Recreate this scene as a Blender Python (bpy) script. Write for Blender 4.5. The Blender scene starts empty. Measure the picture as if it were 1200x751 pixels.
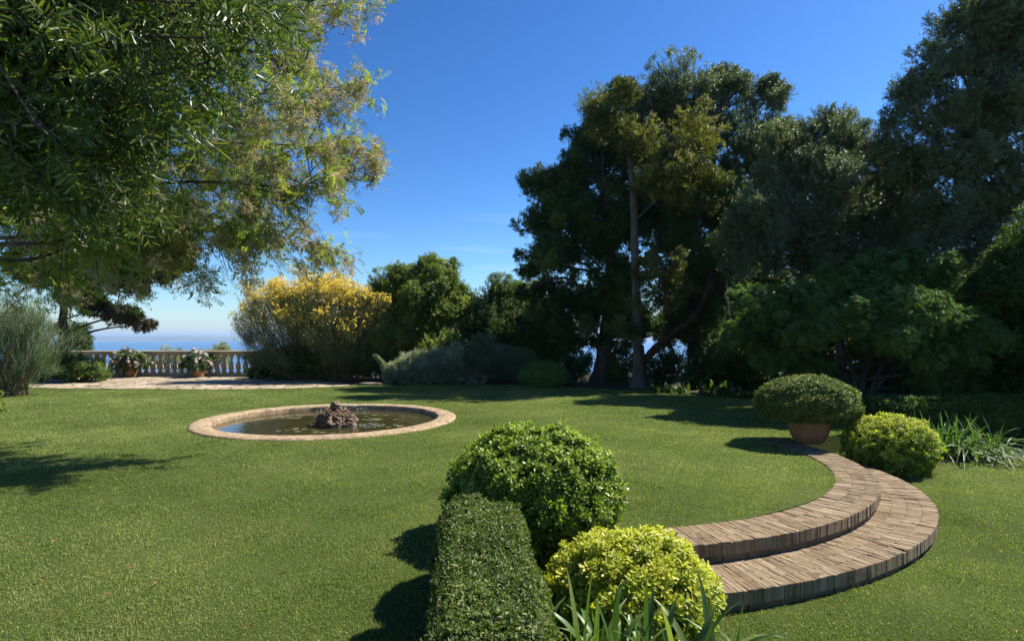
import bpy, math, random
import numpy as np
from mathutils import noise as mnoise, Vector

R = math.radians
sc = bpy.context.scene
COL = sc.collection

# ------------------------------------------------------------------ camera, sky, sun, exposure
EYE = 1.5
FPX = 672.0          # focal length in photograph pixels (1200 wide)
HPY = 397.0          # horizon row in the photograph
cam_d = bpy.data.cameras.new('camera')
cam = bpy.data.objects.new('camera', cam_d)
COL.objects.link(cam)
cam.location = (0, 0, EYE)
cam.rotation_euler = (R(90), 0, 0)
cam_d.sensor_width = 36
cam_d.lens = 36 * FPX / 1200
cam_d.shift_y = (HPY - 375.5) / 1200
cam_d.clip_start = 0.05
cam_d.clip_end = 60000
sc.camera = cam

SUN_EL = R(50)
SUN_AZ = R(66)       # compass angle from +Y towards +X: right and a little behind the garden
sundir = Vector((math.cos(SUN_EL) * math.sin(SUN_AZ), math.cos(SUN_EL) * math.cos(SUN_AZ), math.sin(SUN_EL)))
world = bpy.data.worlds.new('World')
sc.world = world
world.use_nodes = True
wn = world.node_tree
bg = wn.nodes['Background']
sky = wn.nodes.new('ShaderNodeTexSky')
sky.sky_type = 'NISHITA'
sky.sun_disc = False
sky.sun_elevation = SUN_EL
sky.sun_rotation = SUN_AZ
sky.altitude = 30
sky.air_density = 1.0
sky.dust_density = 0.3
sky.ozone_density = 5.5
hs = wn.nodes.new('ShaderNodeHueSaturation')
hs.inputs['Saturation'].default_value = 1.1
hs.inputs['Value'].default_value = 0.5
gm = wn.nodes.new('ShaderNodeGamma')      # the polarised, deeper blue of the photograph's sky
gm.inputs['Gamma'].default_value = 1.4
wn.links.new(sky.outputs[0], gm.inputs['Color'])
wn.links.new(gm.outputs[0], hs.inputs['Color'])
# a few faint streaks of high cloud low in the sky
tcw = wn.nodes.new('ShaderNodeTexCoord')
mpw = wn.nodes.new('ShaderNodeMapping')
mpw.inputs['Scale'].default_value = (3.0, 3.0, 34.0)
mpw.inputs['Rotation'].default_value = (0, R(4), 0)
wn.links.new(tcw.outputs['Generated'], mpw.inputs['Vector'])
nzw = wn.nodes.new('ShaderNodeTexNoise')
nzw.inputs['Scale'].default_value = 1.0
nzw.inputs['Detail'].default_value = 5
wn.links.new(mpw.outputs[0], nzw.inputs['Vector'])
rpw = wn.nodes.new('ShaderNodeMapRange')
rpw.inputs['From Min'].default_value = .56
rpw.inputs['From Max'].default_value = .80
rpw.inputs['To Max'].default_value = .5
wn.links.new(nzw.outputs['Fac'], rpw.inputs['Value'])
spw = wn.nodes.new('ShaderNodeSeparateXYZ')
wn.links.new(tcw.outputs['Generated'], spw.inputs[0])
elw = wn.nodes.new('ShaderNodeMapRange')
elw.inputs['From Min'].default_value = .24
elw.inputs['From Max'].default_value = .10
wn.links.new(spw.outputs['Z'], elw.inputs['Value'])
muw = wn.nodes.new('ShaderNodeMath')
muw.operation = 'MULTIPLY'
wn.links.new(rpw.outputs[0], muw.inputs[0])
wn.links.new(elw.outputs[0], muw.inputs[1])
cmw = wn.nodes.new('ShaderNodeMix')
cmw.data_type = 'RGBA'
wn.links.new(muw.outputs[0], cmw.inputs['Factor'])
wn.links.new(hs.outputs[0], cmw.inputs['A'])
cmw.inputs['B'].default_value = (5.5, 5.9, 6.3, 1)
wn.links.new(cmw.outputs['Result'], bg.inputs['Color'])
bg.inputs['Strength'].default_value = 0.078

sun_d = bpy.data.lights.new('sun', 'SUN')
sun_d.energy = 5.0
sun_d.angle = R(0.5)
sun_d.color = (1.0, 0.94, 0.82)
sun = bpy.data.objects.new('sun', sun_d)
COL.objects.link(sun)
sun.rotation_euler = sundir.to_track_quat('Z', 'Y').to_euler()
sun.location = (20, 10, 30)

sc.view_settings.view_transform = 'Standard'
sc.view_settings.look = 'None'
sc.view_settings.exposure = 1.15
sc.view_settings.gamma = 1.0
sc.view_settings.use_curve_mapping = False
sc.cycles.max_bounces = 6
sc.cycles.diffuse_bounces = 3
sc.cycles.glossy_bounces = 2
sc.cycles.transmission_bounces = 3
sc.cycles.transparent_max_bounces = 4
sc.cycles.volume_bounces = 0
sc.cycles.caustics_reflective = False
sc.cycles.caustics_refractive = False
sc.cycles.use_denoising = True


def rng_(seed):
    return np.random.default_rng(seed)


def P(px, py, Y):
    """a point at distance Y that the photograph shows at px, py"""
    return np.array([(px - 600) / FPX * Y, Y, EYE - (py - HPY) / FPX * Y])


# ------------------------------------------------------------------ mesh builder
class MB:
    def __init__(self):
        self.V, self.F, self.T, self.n = [], [], [], 0

    def add(self, V, F, tint=None):
        V = np.asarray(V, float).reshape(-1, 3)
        for f in (F if isinstance(F, list) else [F]):
            f = np.asarray(f, np.int64)
            if len(f):
                self.F.append(f + self.n)
        if tint is None:
            tint = np.full(len(V), 0.5)
        tint = np.asarray(tint, float)
        if tint.ndim == 0:
            tint = np.full(len(V), float(tint))
        self.V.append(V)
        self.T.append(tint)
        self.n += len(V)
        return self

    def build(self, name, mat, parent=None, smooth=False, kind=None, label=None):
        V = np.concatenate(self.V)
        if parent is not None:
            off = np.zeros(3)
            p = parent
            while p is not None:
                off += np.array(p.location)
                p = p.parent
            V = V - off
        me = bpy.data.meshes.new(name)
        nl = sum(f.size for f in self.F)
        npoly = sum(len(f) for f in self.F)
        me.vertices.add(len(V))
        me.vertices.foreach_set('co', V.astype(np.float32).ravel())
        me.loops.add(nl)
        me.loops.foreach_set('vertex_index', np.concatenate([f.ravel() for f in self.F]).astype(np.int32))
        me.polygons.add(npoly)
        sizes = np.concatenate([np.full(len(f), f.shape[1]) for f in self.F])
        starts = np.concatenate([[0], np.cumsum(sizes)[:-1]])
        me.polygons.foreach_set('loop_start', starts.astype(np.int32))
        me.polygons.foreach_set('loop_total', sizes.astype(np.int32))
        me.polygons.foreach_set('use_smooth', np.full(npoly, smooth))
        a = me.attributes.new('tint', 'FLOAT', 'POINT')
        a.data.foreach_set('value', np.concatenate(self.T).astype(np.float32))
        me.update(calc_edges=True)
        me.materials.append(mat)
        o = bpy.data.objects.new(name, me)
        COL.objects.link(o)
        if parent is not None:
            o.parent = parent
        if kind:
            o['kind'] = kind
        if label:
            o['label'] = label
        return o


def thing(name, label, cat, loc=(0, 0, 0), group=None):
    o = bpy.data.objects.new(name, None)
    o.empty_display_size = 0.2
    COL.objects.link(o)
    o.location = loc
    o['label'] = label
    o['category'] = cat
    if group:
        o['group'] = group
    return o


def tag(o, label, cat, group=None):
    o['label'] = label
    o['category'] = cat
    if group:
        o['group'] = group
    return o


# ------------------------------------------------------------------ shapes
def box(x0, x1, y0, y1, z0, z1):
    V = [(x0, y0, z0), (x1, y0, z0), (x1, y1, z0), (x0, y1, z0), (x0, y0, z1), (x1, y0, z1), (x1, y1, z1), (x0, y1, z1)]
    F = [(0, 3, 2, 1), (4, 5, 6, 7), (0, 1, 5, 4), (1, 2, 6, 5), (2, 3, 7, 6), (3, 0, 4, 7)]
    return np.array(V, float), np.array(F)


def lathe(profile, seg=32, centre=(0, 0, 0)):
    pr = np.array(profile, float)
    a = np.linspace(0, 2 * np.pi, seg, endpoint=False)
    V = np.stack([pr[:, None, 0] * np.cos(a), pr[:, None, 0] * np.sin(a), np.repeat(pr[:, 1:2], seg, 1)], -1)
    V = V.reshape(-1, 3) + np.array(centre)
    k = len(pr)
    i, j = np.meshgrid(np.arange(k - 1), np.arange(seg), indexing='ij')
    j2 = (j + 1) % seg
    F = np.stack([i * seg + j, i * seg + j2, (i + 1) * seg + j2, (i + 1) * seg + j], -1).reshape(-1, 4)
    return V, F


def smooth_path(pts, n):
    pts = np.array(pts, float)
    if len(pts) == 2:
        t = np.linspace(0, 1, n)[:, None]
        return pts[0] * (1 - t) + pts[1] * t
    ext = np.vstack([2 * pts[0] - pts[1], pts, 2 * pts[-1] - pts[-2]])
    u = np.linspace(0, len(pts) - 1, n)
    i = np.minimum(u.astype(int), len(pts) - 2)
    t = (u - i)[:, None]
    p0, p1, p2, p3 = ext[i], ext[i + 1], ext[i + 2], ext[i + 3]
    return 0.5 * ((2 * p1) + (-p0 + p2) * t + (2 * p0 - 5 * p1 + 4 * p2 - p3) * t ** 2 + (-p0 + 3 * p1 - 3 * p2 + p3) * t ** 3)


def tube(path, r, seg=8, rough=0.0, rng=None):
    path = np.array(path, float)
    k = len(path)
    r = np.broadcast_to(np.asarray(r, float), (k,)) if np.ndim(r) == 0 or len(r) == k else np.interp(np.linspace(0, 1, k), np.linspace(0, 1, len(r)), r)
    T = np.gradient(path, axis=0)
    T /= np.linalg.norm(T, axis=1)[:, None] + 1e-9
    ref = np.where(np.abs(T[:, 2:3]) > 0.9, np.array([[1.0, 0, 0]]), np.array([[0, 0, 1.0]]))
    # one steady reference per tube keeps it from twisting
    ref = np.repeat(np.array([[1.0, 0.2, 0]]) if np.abs(T[:, 2]).mean() > 0.6 else np.array([[0.1, 0.1, 1.0]]), k, 0)
    A = np.cross(T, ref)
    A /= np.linalg.norm(A, axis=1)[:, None] + 1e-9
    B = np.cross(T, A)
    a = np.linspace(0, 2 * np.pi, seg, endpoint=False)
    rr = r[:, None] * np.ones(seg)
    if rough and rng is not None:
        rr = rr * (1 + rough * rng.normal(size=(k, seg)))
    V = path[:, None] + rr[..., None] * (np.cos(a)[None, :, None] * A[:, None] + np.sin(a)[None, :, None] * B[:, None])
    V = V.reshape(-1, 3)
    i, j = np.meshgrid(np.arange(k - 1), np.arange(seg), indexing='ij')
    j2 = (j + 1) % seg
    F = np.stack([i * seg + j, i * seg + j2, (i + 1) * seg + j2, (i + 1) * seg + j], -1).reshape(-1, 4)
    # closing point at the thin end
    V = np.vstack([V, path[-1] + T[-1] * r[-1] * 0.5])
    tip = np.stack([(k - 1) * seg + np.arange(seg), (k - 1) * seg + (np.arange(seg) + 1) % seg, np.full(seg, len(V) - 1)], -1)
    return V, [F, tip]


def ico(sub=2):
    import bmesh
    bm = bmesh.new()
    bmesh.ops.create_icosphere(bm, subdivisions=sub, radius=1)
    V = np.array([v.co[:] for v in bm.verts])
    F = np.array([[v.index for v in f.verts] for f in bm.faces])
    bm.free()
    return V, F


# ------------------------------------------------------------------ leaf sprays
def leaf_quad(L, w, fold=0.15, droop=0.0):
    """one leaf along +X: base, side, tip, side"""
    return np.array([(0, 0, 0), (L * .5, w / 2, fold * w - droop * .3), (L, 0, -droop), (L * .5, -w / 2, fold * w - droop * .3)]), np.array([(0, 1, 2, 3)])


def leaf_long(L, w, fold=0.2, droop=0.0, obov=0.5):
    """leaf of four quads with a midrib; obov = where it is widest"""
    x1, x2 = L * obov * .6, L * (obov * .5 + .45)
    m1, m2, m3 = -droop * .15, -droop * .5, -droop
    V = np.array([(0, 0, 0), (x1, 0, m1), (x2, 0, m2), (L, 0, m3),
                  (x1, w * .42, m1 + fold * w), (x2, w * .5, m2 + fold * w), (x1, -w * .42, m1 + fold * w), (x2, -w * .5, m2 + fold * w)])
    Q = np.array([(1, 2, 5, 4), (1, 6, 7, 2)])
    Tt = np.array([(0, 1, 4), (0, 6, 1), (2, 3, 5), (2, 7, 3)])
    return V, Q, Tt


def rot_to(d, spin=0.0):
    """matrix taking +X to d"""
    d = np.array(d, float)
    d /= np.linalg.norm(d)
    up = np.array([0, 0, 1.0]) if abs(d[2]) < .95 else np.array([0, 1.0, 0])
    y = np.cross(up, d)
    y /= np.linalg.norm(y)
    z = np.cross(d, y)
    c, s = math.cos(spin), math.sin(spin)
    return np.stack([d, c * y + s * z, -s * y + c * z], 1)


class Proto:
    def __init__(self):
        self.V, self.Q, self.T3, self.tint, self.n = [], [], [], [], 0

    def add(self, leaf, M, at, tint):
        V = leaf[0] @ M.T + np.array(at)
        self.V.append(V)
        self.Q.append(leaf[1] + self.n)
        if len(leaf) > 2:
            self.T3.append(leaf[2] + self.n)
        self.tint.append(np.full(len(V), tint))
        self.n += len(V)

    def done(self):
        F = [np.concatenate(self.Q)]
        if self.T3:
            F.append(np.concatenate(self.T3))
        return np.concatenate(self.V), F, np.concatenate(self.tint)


def spray_broad(rng, n=7, L=.10, w=.045, length=.16, tw=0.12):
    """a twig along +Z with leaves all round it"""
    p = Proto()
    for i in range(n):
        a = i * 2.4 + rng.uniform(-.4, .4)
        e = rng.uniform(.15, .9)
        d = (math.cos(a) * math.cos(e), math.sin(a) * math.cos(e), math.sin(e))
        p.add(leaf_quad(L * rng.uniform(.75, 1.2), w, .18, L * rng.uniform(0, .25)), rot_to(d, rng.uniform(-.5, .5)),
              (0, 0, length * i / n), rng.normal() * tw)
    return p.done()


def spray_rosette(rng, n=10, L=.06, w=.024, tw=.1, wide=1.0):
    """whorl of blunt leaves round a shoot tip along +Z, young ones upright inside"""
    p = Proto()
    for i in range(n):
        a = i * 2.4 + rng.uniform(-.2, .2)
        f = i / n
        e = (.15 + 1.0 * f) * wide
        l = L * (1.05 - .35 * f) * rng.uniform(.85, 1.1)
        d = (math.cos(a) * math.cos(e), math.sin(a) * math.cos(e), math.sin(e))
        p.add(leaf_long(l, w * (1 - .2 * f), .18, l * rng.uniform(0, .25), .75), rot_to(d), (0, 0, L * .5 * f), rng.normal() * tw + .25 * f)
    return p.done()


def spray_lance(rng, n=14, L=.065, w=.013, length=.22, tw=.12, detail=True):
    """olive twig: paired narrow leaves along +Z"""
    p = Proto()
    for i in range(n):
        a = (i // 2) * 1.57 + (i % 2) * math.pi + rng.uniform(-.3, .3)
        e = rng.uniform(.35, 1.0)
        d = (math.cos(a) * math.cos(e), math.sin(a) * math.cos(e), math.sin(e))
        l = L * rng.uniform(.7, 1.15)
        lf = leaf_long(l, w, .2, l * rng.uniform(0, .18), .55) if detail else leaf_quad(l, w, .1, l * .1)
        p.add(lf, rot_to(d, rng.uniform(-.8, .8)), (0, 0, length * i / n), rng.normal() * tw)
    return p.done()


def spray_pinnate(rng, pairs=7, L=.19, l=.036, w=.017, tw=.06):
    """one compound leaf: a rachis along +Z arching over towards +X"""
    p = Proto()
    for i in range(2 * pairs + 1):
        f = (i // 2 + 1) / (pairs + .5)
        at = (L * .42 * f * f, 0, L * f * (1 - .25 * f))
        tx, tz = .84 * f, 1 - .5 * f
        if i == 2 * pairs:
            d = (tx, 0, tz)
        else:
            s = 1 if i % 2 else -1
            d = (tx * .3, s, tz * .3 - .15)
        p.add(leaf_quad(l * rng.uniform(.85, 1.1), w, .1, l * .15), rot_to(d, 1.2 * (1 if i % 2 else -1) + rng.uniform(-.5, .5)), at, rng.normal() * tw)
    st = leaf_quad(L, .005, 0, 0)
    p.add(st, rot_to((.35, 0, .95)), (0, 0, 0), .1)
    return p.done()


def spray_needles(rng, n=16, L=.14, w=.016, spread=.7, tw=.1):
    p = Proto()
    for i in range(n):
        a = rng.uniform(0, 6.28)
        e = math.pi / 2 - rng.uniform(0, spread)
        d = (math.cos(a) * math.cos(e), math.sin(a) * math.cos(e), math.sin(e))
        p.add(leaf_quad(L * rng.uniform(.6, 1.1), w, .05, 0), rot_to(d, rng.uniform(0, 3)), (rng.normal() * .02, rng.normal() * .02, rng.uniform(0, .06)), rng.normal() * tw)
    return p.done()


def spray_fan(rng, n=12, L=.13, w=.02, tw=.1):
    """flat fan, as cypress and mastic branch ends hang"""
    p = Proto()
    for i in range(n):
        t = -1 + 2 * (i + .5) / n
        d = (math.sin(t * 1.1), rng.normal() * .12, math.cos(t * 1.1))
        p.add(leaf_quad(L * rng.uniform(.7, 1.1), w, .1, L * .15), rot_to(d, rng.uniform(-.5, .5)), (t * L * .25, 0, rng.uniform(0, L * .3)), rng.normal() * tw)
    return p.done()


def scatter(mb, protos, pos, nrm, size, rng, tint, jitter=.35):
    n = len(pos)
    which = rng.integers(0, len(protos), n)
    nrm = nrm + rng.normal(size=(n, 3)) * jitter
    nrm /= np.linalg.norm(nrm, axis=1)[:, None] + 1e-9
    t = rng.normal(size=(n, 3))
    A = np.cross(nrm, t)
    A /= np.linalg.norm(A, axis=1)[:, None] + 1e-9
    B = np.cross(nrm, A)
    M = np.stack([A, B, nrm], 2)      # columns
    size = np.broadcast_to(size, (n,)) * rng.uniform(.75, 1.2, n)
    for k, (pv, pf, pt) in enumerate(protos):
        ix = np.nonzero(which == k)[0]
        if not len(ix):
            continue
        V = np.einsum('nij,vj->nvi', M[ix] * size[ix, None, None], pv) + pos[ix][:, None]
        m = len(pv)
        offs = (np.arange(len(ix)) * m)[:, None, None]
        F = [(f[None] + offs).reshape(-1, f.shape[1]) for f in pf]
        T = (tint[ix][:, None] + pt[None]).clip(0, 1)
        mb.add(V.reshape(-1, 3), F, T.ravel())


def unit(rng, n):
    v = rng.normal(size=(n, 3))
    return v / np.linalg.norm(v, axis=1)[:, None]


def crown_points(clumps, n, rng, sub=16, subr=.36, up=.35, thin=.0, tint0=.45, tvar=.16, below=-.75, fill=.2):
    tvar *= 1.25
    """leaf positions: every clump carries smaller tufts, so the outline is uneven and gaps stay open"""
    cl = np.array(clumps, float)
    r = cl[:, 3:].mean(1)
    wt = r ** 2
    wt /= wt.sum()
    out = []
    subs = []
    for c, w in zip(cl, wt):
        m = max(5, int(sub * rng.uniform(.8, 1.2)))
        d = unit(rng, m * 3)
        d = d[d[:, 2] > below][:m]
        m = len(d)
        rad = c[3:]
        sc_ = c[:3] + d * rad * rng.uniform(.45, 1.02, m)[:, None]
        sr = subr * rad.mean() * np.exp(rng.normal(size=m) * .38) * .85
        sw = sr ** 2 * np.where(rng.uniform(size=m) < thin, .15, 1)
        sw /= sw.sum()
        k = int(n * w)
        kf = int(k * fill)          # loose leaves between the tufts
        ks = k - kf
        ch = rng.choice(m, ks, p=sw)
        ax = d + np.array([0, 0, .35]) + rng.normal(size=(m, 3)) * .55
        ax /= np.linalg.norm(ax, axis=1)[:, None]
        g = rng.normal(size=(ks, 3)) * .50
        al = (g * ax[ch]).sum(1, keepdims=True)
        dd = g - ax[ch] * al + ax[ch] * (al * 1.9)
        dd[:, 2] *= .85
        # shoots: some leaves run on along the axis in thin lines
        sh = rng.uniform(size=ks) < .22
        spin = rng.normal(size=(m, 5, 3)) * .5
        pick = rng.integers(0, 5, ks)
        dirs = ax[ch] + spin[ch, pick]
        dirs /= np.linalg.norm(dirs, axis=1)[:, None]
        dd = np.where(sh[:, None], dirs * rng.uniform(.4, 1.75, (ks, 1)) + rng.normal(size=(ks, 3)) * .10, dd)
        ln = np.linalg.norm(dd, axis=1)
        dd = dd * np.minimum(1, 1.45 / (ln + 1e-6))[:, None]
        pos = sc_[ch] + dd * sr[ch][:, None]
        dn = dd / (np.linalg.norm(dd, axis=1)[:, None] + 1e-6)
        nr = dn * .7 + d[ch] * .5 + np.array([0, 0, up])
        st = rng.normal(size=m) * tvar
        tt = tint0 + st[ch] + rng.normal(size=ks) * .08
        fd = unit(rng, kf)
        pos = np.vstack([pos, c[:3] + fd * rad * (rng.uniform(.05, 1.0, (kf, 1)) ** .45)])
        nr = np.vstack([nr, fd + np.array([0, 0, up])])
        tt = np.concatenate([tt, tint0 + rng.normal(size=kf) * .12])
        out.append((pos, nr, tt))
        subs.append(sc_)
    return np.concatenate([o[0] for o in out]), np.concatenate([o[1] for o in out]), np.concatenate([o[2] for o in out]), subs


def shell_points(c, rad, n, rng, bump=.06, lo=-.6, freq=2.2, depth=.3, up=.25, power=2.0, seed=0):
    """points in the skin of a clipped or naturally round bush"""
    d = unit(rng, int(n * 2.2))
    d = d[d[:, 2] > lo][:n]
    off = rng.uniform(0, 50, 3)
    nz = np.array([mnoise.noise(Vector(p * freq + off)) + .5 * mnoise.noise(Vector(p * freq * 2.7 + off)) for p in d])
    if power != 2.0:
        nn = (np.abs(d) ** power).sum(1) ** (1 / power)
        base = d / nn[:, None]
    else:
        base = d
    rr = 1 + bump * nz * 1.6
    rr *= 1 - depth * rng.uniform(0, 1, len(d)) ** 2.2
    rr *= np.where(rng.uniform(size=len(d)) < .06, rng.uniform(1.02, 1.09, len(d)), 1)     # stray shoots
    pos = np.array(c) + base * np.array(rad) * rr[:, None]
    nr = d / np.array(rad)
    nr /= np.linalg.norm(nr, axis=1)[:, None]
    nr = nr + np.array([0, 0, up])
    return pos, nr


def C(px, py, rpx, Y, sq=1.0, dy=0.0, dep=1.0):
    """a clump of foliage: centre seen at px, py, radius rpx, distance Y + dy"""
    p = P(px, py, Y + dy)
    r = rpx / FPX * (Y + dy)
    return (p[0], p[1], p[2], r, r * dep, r * sq)


# ------------------------------------------------------------------ materials
def new_mat(name):
    m = bpy.data.materials.new(name)
    m.use_nodes = True
    nt = m.node_tree
    return m, nt, nt.nodes['Principled BSDF'], nt.nodes['Material Output']


def ramp(nt, stops):
    n = nt.nodes.new('ShaderNodeValToRGB')
    e = n.color_ramp.elements
    while len(e) < len(stops):
        e.new(.5)
    for el, (p, c) in zip(e, stops):
        el.position = p
        el.color = (*c, 1)
    return n


def leaf_mat(name, dark, mid, light, rough=.45, trans=.28, spec=.4, under=None, tmul=(1.5, 1.7, .7)):
    m, nt, b, out = new_mat(name)
    at = nt.nodes.new('ShaderNodeAttribute')
    at.attribute_name = 'tint'
    rp = ramp(nt, [(0.05, dark), (.5, mid), (.95, light)])
    nt.links.new(at.outputs['Fac'], rp.inputs[0])
    colr = rp.outputs[0]
    if under is not None:
        g = nt.nodes.new('ShaderNodeNewGeometry')
        mx = nt.nodes.new('ShaderNodeMix')
        mx.data_type = 'RGBA'
        nt.links.new(g.outputs['Backfacing'], mx.inputs['Factor'])
        nt.links.new(colr, mx.inputs['A'])
        mx.inputs['B'].default_value = (*under, 1)
        colr = mx.outputs['Result']
    nt.links.new(colr, b.inputs['Base Color'])
    b.inputs['Roughness'].default_value = rough
    b.inputs['Specular IOR Level'].default_value = spec
    tr = nt.nodes.new('ShaderNodeBsdfTranslucent')
    mul = nt.nodes.new('ShaderNodeMix')
    mul.data_type = 'RGBA'
    mul.blend_type = 'MULTIPLY'
    mul.inputs['Factor'].default_value = 1
    nt.links.new(rp.outputs[0], mul.inputs['A'])
    mul.inputs['B'].default_value = (*tmul, 1)
    nt.links.new(mul.outputs['Result'], tr.inputs['Color'])
    mix = nt.nodes.new('ShaderNodeMixShader')
    mix.inputs[0].default_value = trans
    nt.links.new(b.outputs[0], mix.inputs[1])
    nt.links.new(tr.outputs[0], mix.inputs[2])
    nt.links.new(mix.outputs[0], out.inputs['Surface'])
    return m


def tex_coord(nt, scale=(1, 1, 1)):
    tc = nt.nodes.new('ShaderNodeTexCoord')
    mp = nt.nodes.new('ShaderNodeMapping')
    mp.inputs['Scale'].default_value = scale
    nt.links.new(tc.outputs['Object'], mp.inputs['Vector'])
    return mp.outputs[0]


def noise_node(nt, vec, scale, detail=6, rough=.6):
    n = nt.nodes.new('ShaderNodeTexNoise')
    n.inputs['Scale'].default_value = scale
    n.inputs['Detail'].default_value = detail
    n.inputs['Roughness'].default_value = rough
    nt.links.new(vec, n.inputs['Vector'])
    return n.outputs['Fac']


def bump_node(nt, h, b, strength=.5, dist=.02):
    n = nt.nodes.new('ShaderNodeBump')
    n.inputs['Strength'].default_value = strength
    n.inputs['Distance'].default_value = dist
    nt.links.new(h, n.inputs['Height'])
    nt.links.new(n.outputs[0], b.inputs['Normal'])
    return n


def mixcol(nt, fac, a, b, mode='MIX'):
    n = nt.nodes.new('ShaderNodeMix')
    n.data_type = 'RGBA'
    n.blend_type = mode
    for sock, v in ((n.inputs['Factor'], fac), (n.inputs['A'], a), (n.inputs['B'], b)):
        if hasattr(v, 'is_output'):
            nt.links.new(v, sock)
        elif isinstance(v, (int, float)):
            sock.default_value = v
        else:
            sock.default_value = (*v, 1)
    return n.outputs['Result']


def rough_mat(name, stops, scale=3, rough=.85, bump=.4, bscale=40, bdist=.01, stretch=(1, 1, 1), tinted=None, stain=None, spec=.25):
    m, nt, b, out = new_mat(name)
    v = tex_coord(nt, stretch)
    f = noise_node(nt, v, scale)
    rp = ramp(nt, stops)
    nt.links.new(f, rp.inputs[0])
    colr = rp.outputs[0]
    if tinted:
        at = nt.nodes.new('ShaderNodeAttribute')
        at.attribute_name = 'tint'
        r2 = ramp(nt, tinted)
        nt.links.new(at.outputs['Fac'], r2.inputs[0])
        colr = mixcol(nt, .65, colr, r2.outputs[0])
    if stain:
        f3 = noise_node(nt, v, stain[0], 8, .65)
        r3 = ramp(nt, [(stain[1], (0, 0, 0)), (stain[1] + .12, (1, 1, 1))])
        nt.links.new(f3, r3.inputs[0])
        colr = mixcol(nt, r3.outputs[0], colr, stain[2])
    nt.links.new(colr, b.inputs['Base Color'])
    b.inputs['Roughness'].default_value = rough
    b.inputs['Specular IOR Level'].default_value = spec
    bump_node(nt, noise_node(nt, v, bscale, 8, .7), b, bump, bdist)
    return m


M = {}
M['bark'] = rough_mat('bark', [(.3, (.035, .026, .02)), (.7, (.10, .08, .06))], 6, .9, .9, 14, .03, (1, 1, .25))
M['bark_red'] = rough_mat('bark_red', [(.3, (.03, .016, .011)), (.7, (.105, .05, .03))], 6, .9, .9, 14, .03, (1, 1, .25))
M['bark_pale'] = rough_mat('bark_pale', [(.3, (.06, .05, .04)), (.7, (.17, .145, .115))], 5, .95, .8, 18, .02, (1, 1, .4))
M['twig'] = rough_mat('twig', [(.3, (.045, .03, .02)), (.7, (.11, .075, .05))], 9, .9, .5, 30, .01)
M['broom_stem'] = rough_mat('broom_stem', [(.3, (.09, .06, .035)), (.7, (.20, .14, .08))], 9, .9, .5, 30, .01)
M['terracotta'] = rough_mat('terracotta', [(.3, (.24, .105, .05)), (.7, (.42, .215, .115))], 5, .9, .4, 60, .006, stain=(4, .58, (.18, .135, .085)))
M['stone'] = rough_mat('stone', [(.3, (.30, .235, .15)), (.7, (.46, .38, .26))], 3, .9, .4, 30, .01, stain=(5, .60, (.17, .14, .09)))
M['rim'] = rough_mat('rim', [(.35, (.20, .14, .085)), (.65, (.42, .315, .205))], 16, .95, 1.0, 60, .015, stain=(5, .55, (.13, .10, .065)))
M['rock'] = rough_mat('rock', [(.3, (.075, .046, .028)), (.68, (.30, .20, .13))], 9, .75, 1.0, 22, .04, spec=.25)
M['pale_rock'] = rough_mat('pale_rock', [(.3, (.11, .08, .055)), (.7, (.24, .18, .13))], 7, .85, .8, 30, .02)
M['soil'] = rough_mat('soil', [(.35, (.035, .024, .016)), (.7, (.085, .06, .04))], 4, .95, 1.0, 30, .03)
M['brick'] = rough_mat('brick', [(.3, (.13, .085, .046)), (.7, (.27, .19, .108))], 9, .95, .9, 70, .006,
                       tinted=[(0, (.085, .056, .036)), (.35, (.15, .106, .064)), (.7, (.232, .176, .116)), (1, (.34, .272, .19))],
                       stain=(6, .55, (.10, .070, .043)))
M['mortar'] = rough_mat('mortar', [(.3, (.08, .062, .045)), (.7, (.16, .125, .09))], 12, .95, .6, 50, .006)

G = {}
G['dark'] = leaf_mat('dark_leaf', (.022, .045, .010), (.06, .10, .019), (.15, .195, .04), .5, .3, .25)
G['mid'] = leaf_mat('mid_leaf', (.03, .058, .012), (.075, .125, .024), (.17, .21, .045), .5, .32, .25)
G['laurel'] = leaf_mat('laurel_leaf', (.055, .09, .016), (.15, .20, .034), (.28, .30, .07), .45, .34, .3)
G['holm'] = leaf_mat('holm_oak_leaf', (.04, .06, .02), (.09, .122, .042), (.175, .205, .078), .45, .26, .3, under=(.135, .16, .08))
G['grey'] = leaf_mat('grey_leaf', (.17, .19, .125), (.29, .31, .22), (.42, .43, .34), .6, .25, .2)
G['bright'] = leaf_mat('bright_leaf', (.06, .12, .02), (.125, .22, .04), (.2, .3, .07), .45, .3, .3)
G['olive'] = leaf_mat('olive_leaf', (.035, .062, .01), (.085, .128, .024), (.24, .22, .06), .40, .32, .35, under=(.21, .22, .12))
G['locust'] = leaf_mat('locust_leaf', (.10, .135, .028), (.20, .25, .06), (.33, .33, .11), .6, .56, .12)
G['loose'] = leaf_mat('yellowing_leaf', (.05, .06, .014), (.11, .12, .03), (.24, .21, .055), .5, .32, .25)
G['layer'] = leaf_mat('layered_leaf', (.036, .078, .02), (.086, .155, .036), (.145, .22, .055), .5, .3, .25)
G['locust_pod'] = leaf_mat('locust_pod', (.29, .245, .13), (.47, .41, .25), (.60, .54, .36), .7, .4, .1, tmul=(1.2, 1.1, .9))
G['cedar'] = leaf_mat('cedar_leaf', (.03, .03, .014), (.065, .06, .028), (.11, .09, .04), .6, .15)
G['broom'] = leaf_mat('broom_twig', (.075, .085, .04), (.15, .16, .08), (.24, .24, .13), .6, .2, .2)
G['broom_grey'] = leaf_mat('grey_broom_twig', (.095, .13, .07), (.16, .205, .12), (.25, .29, .18), .6, .2, .2)
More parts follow.
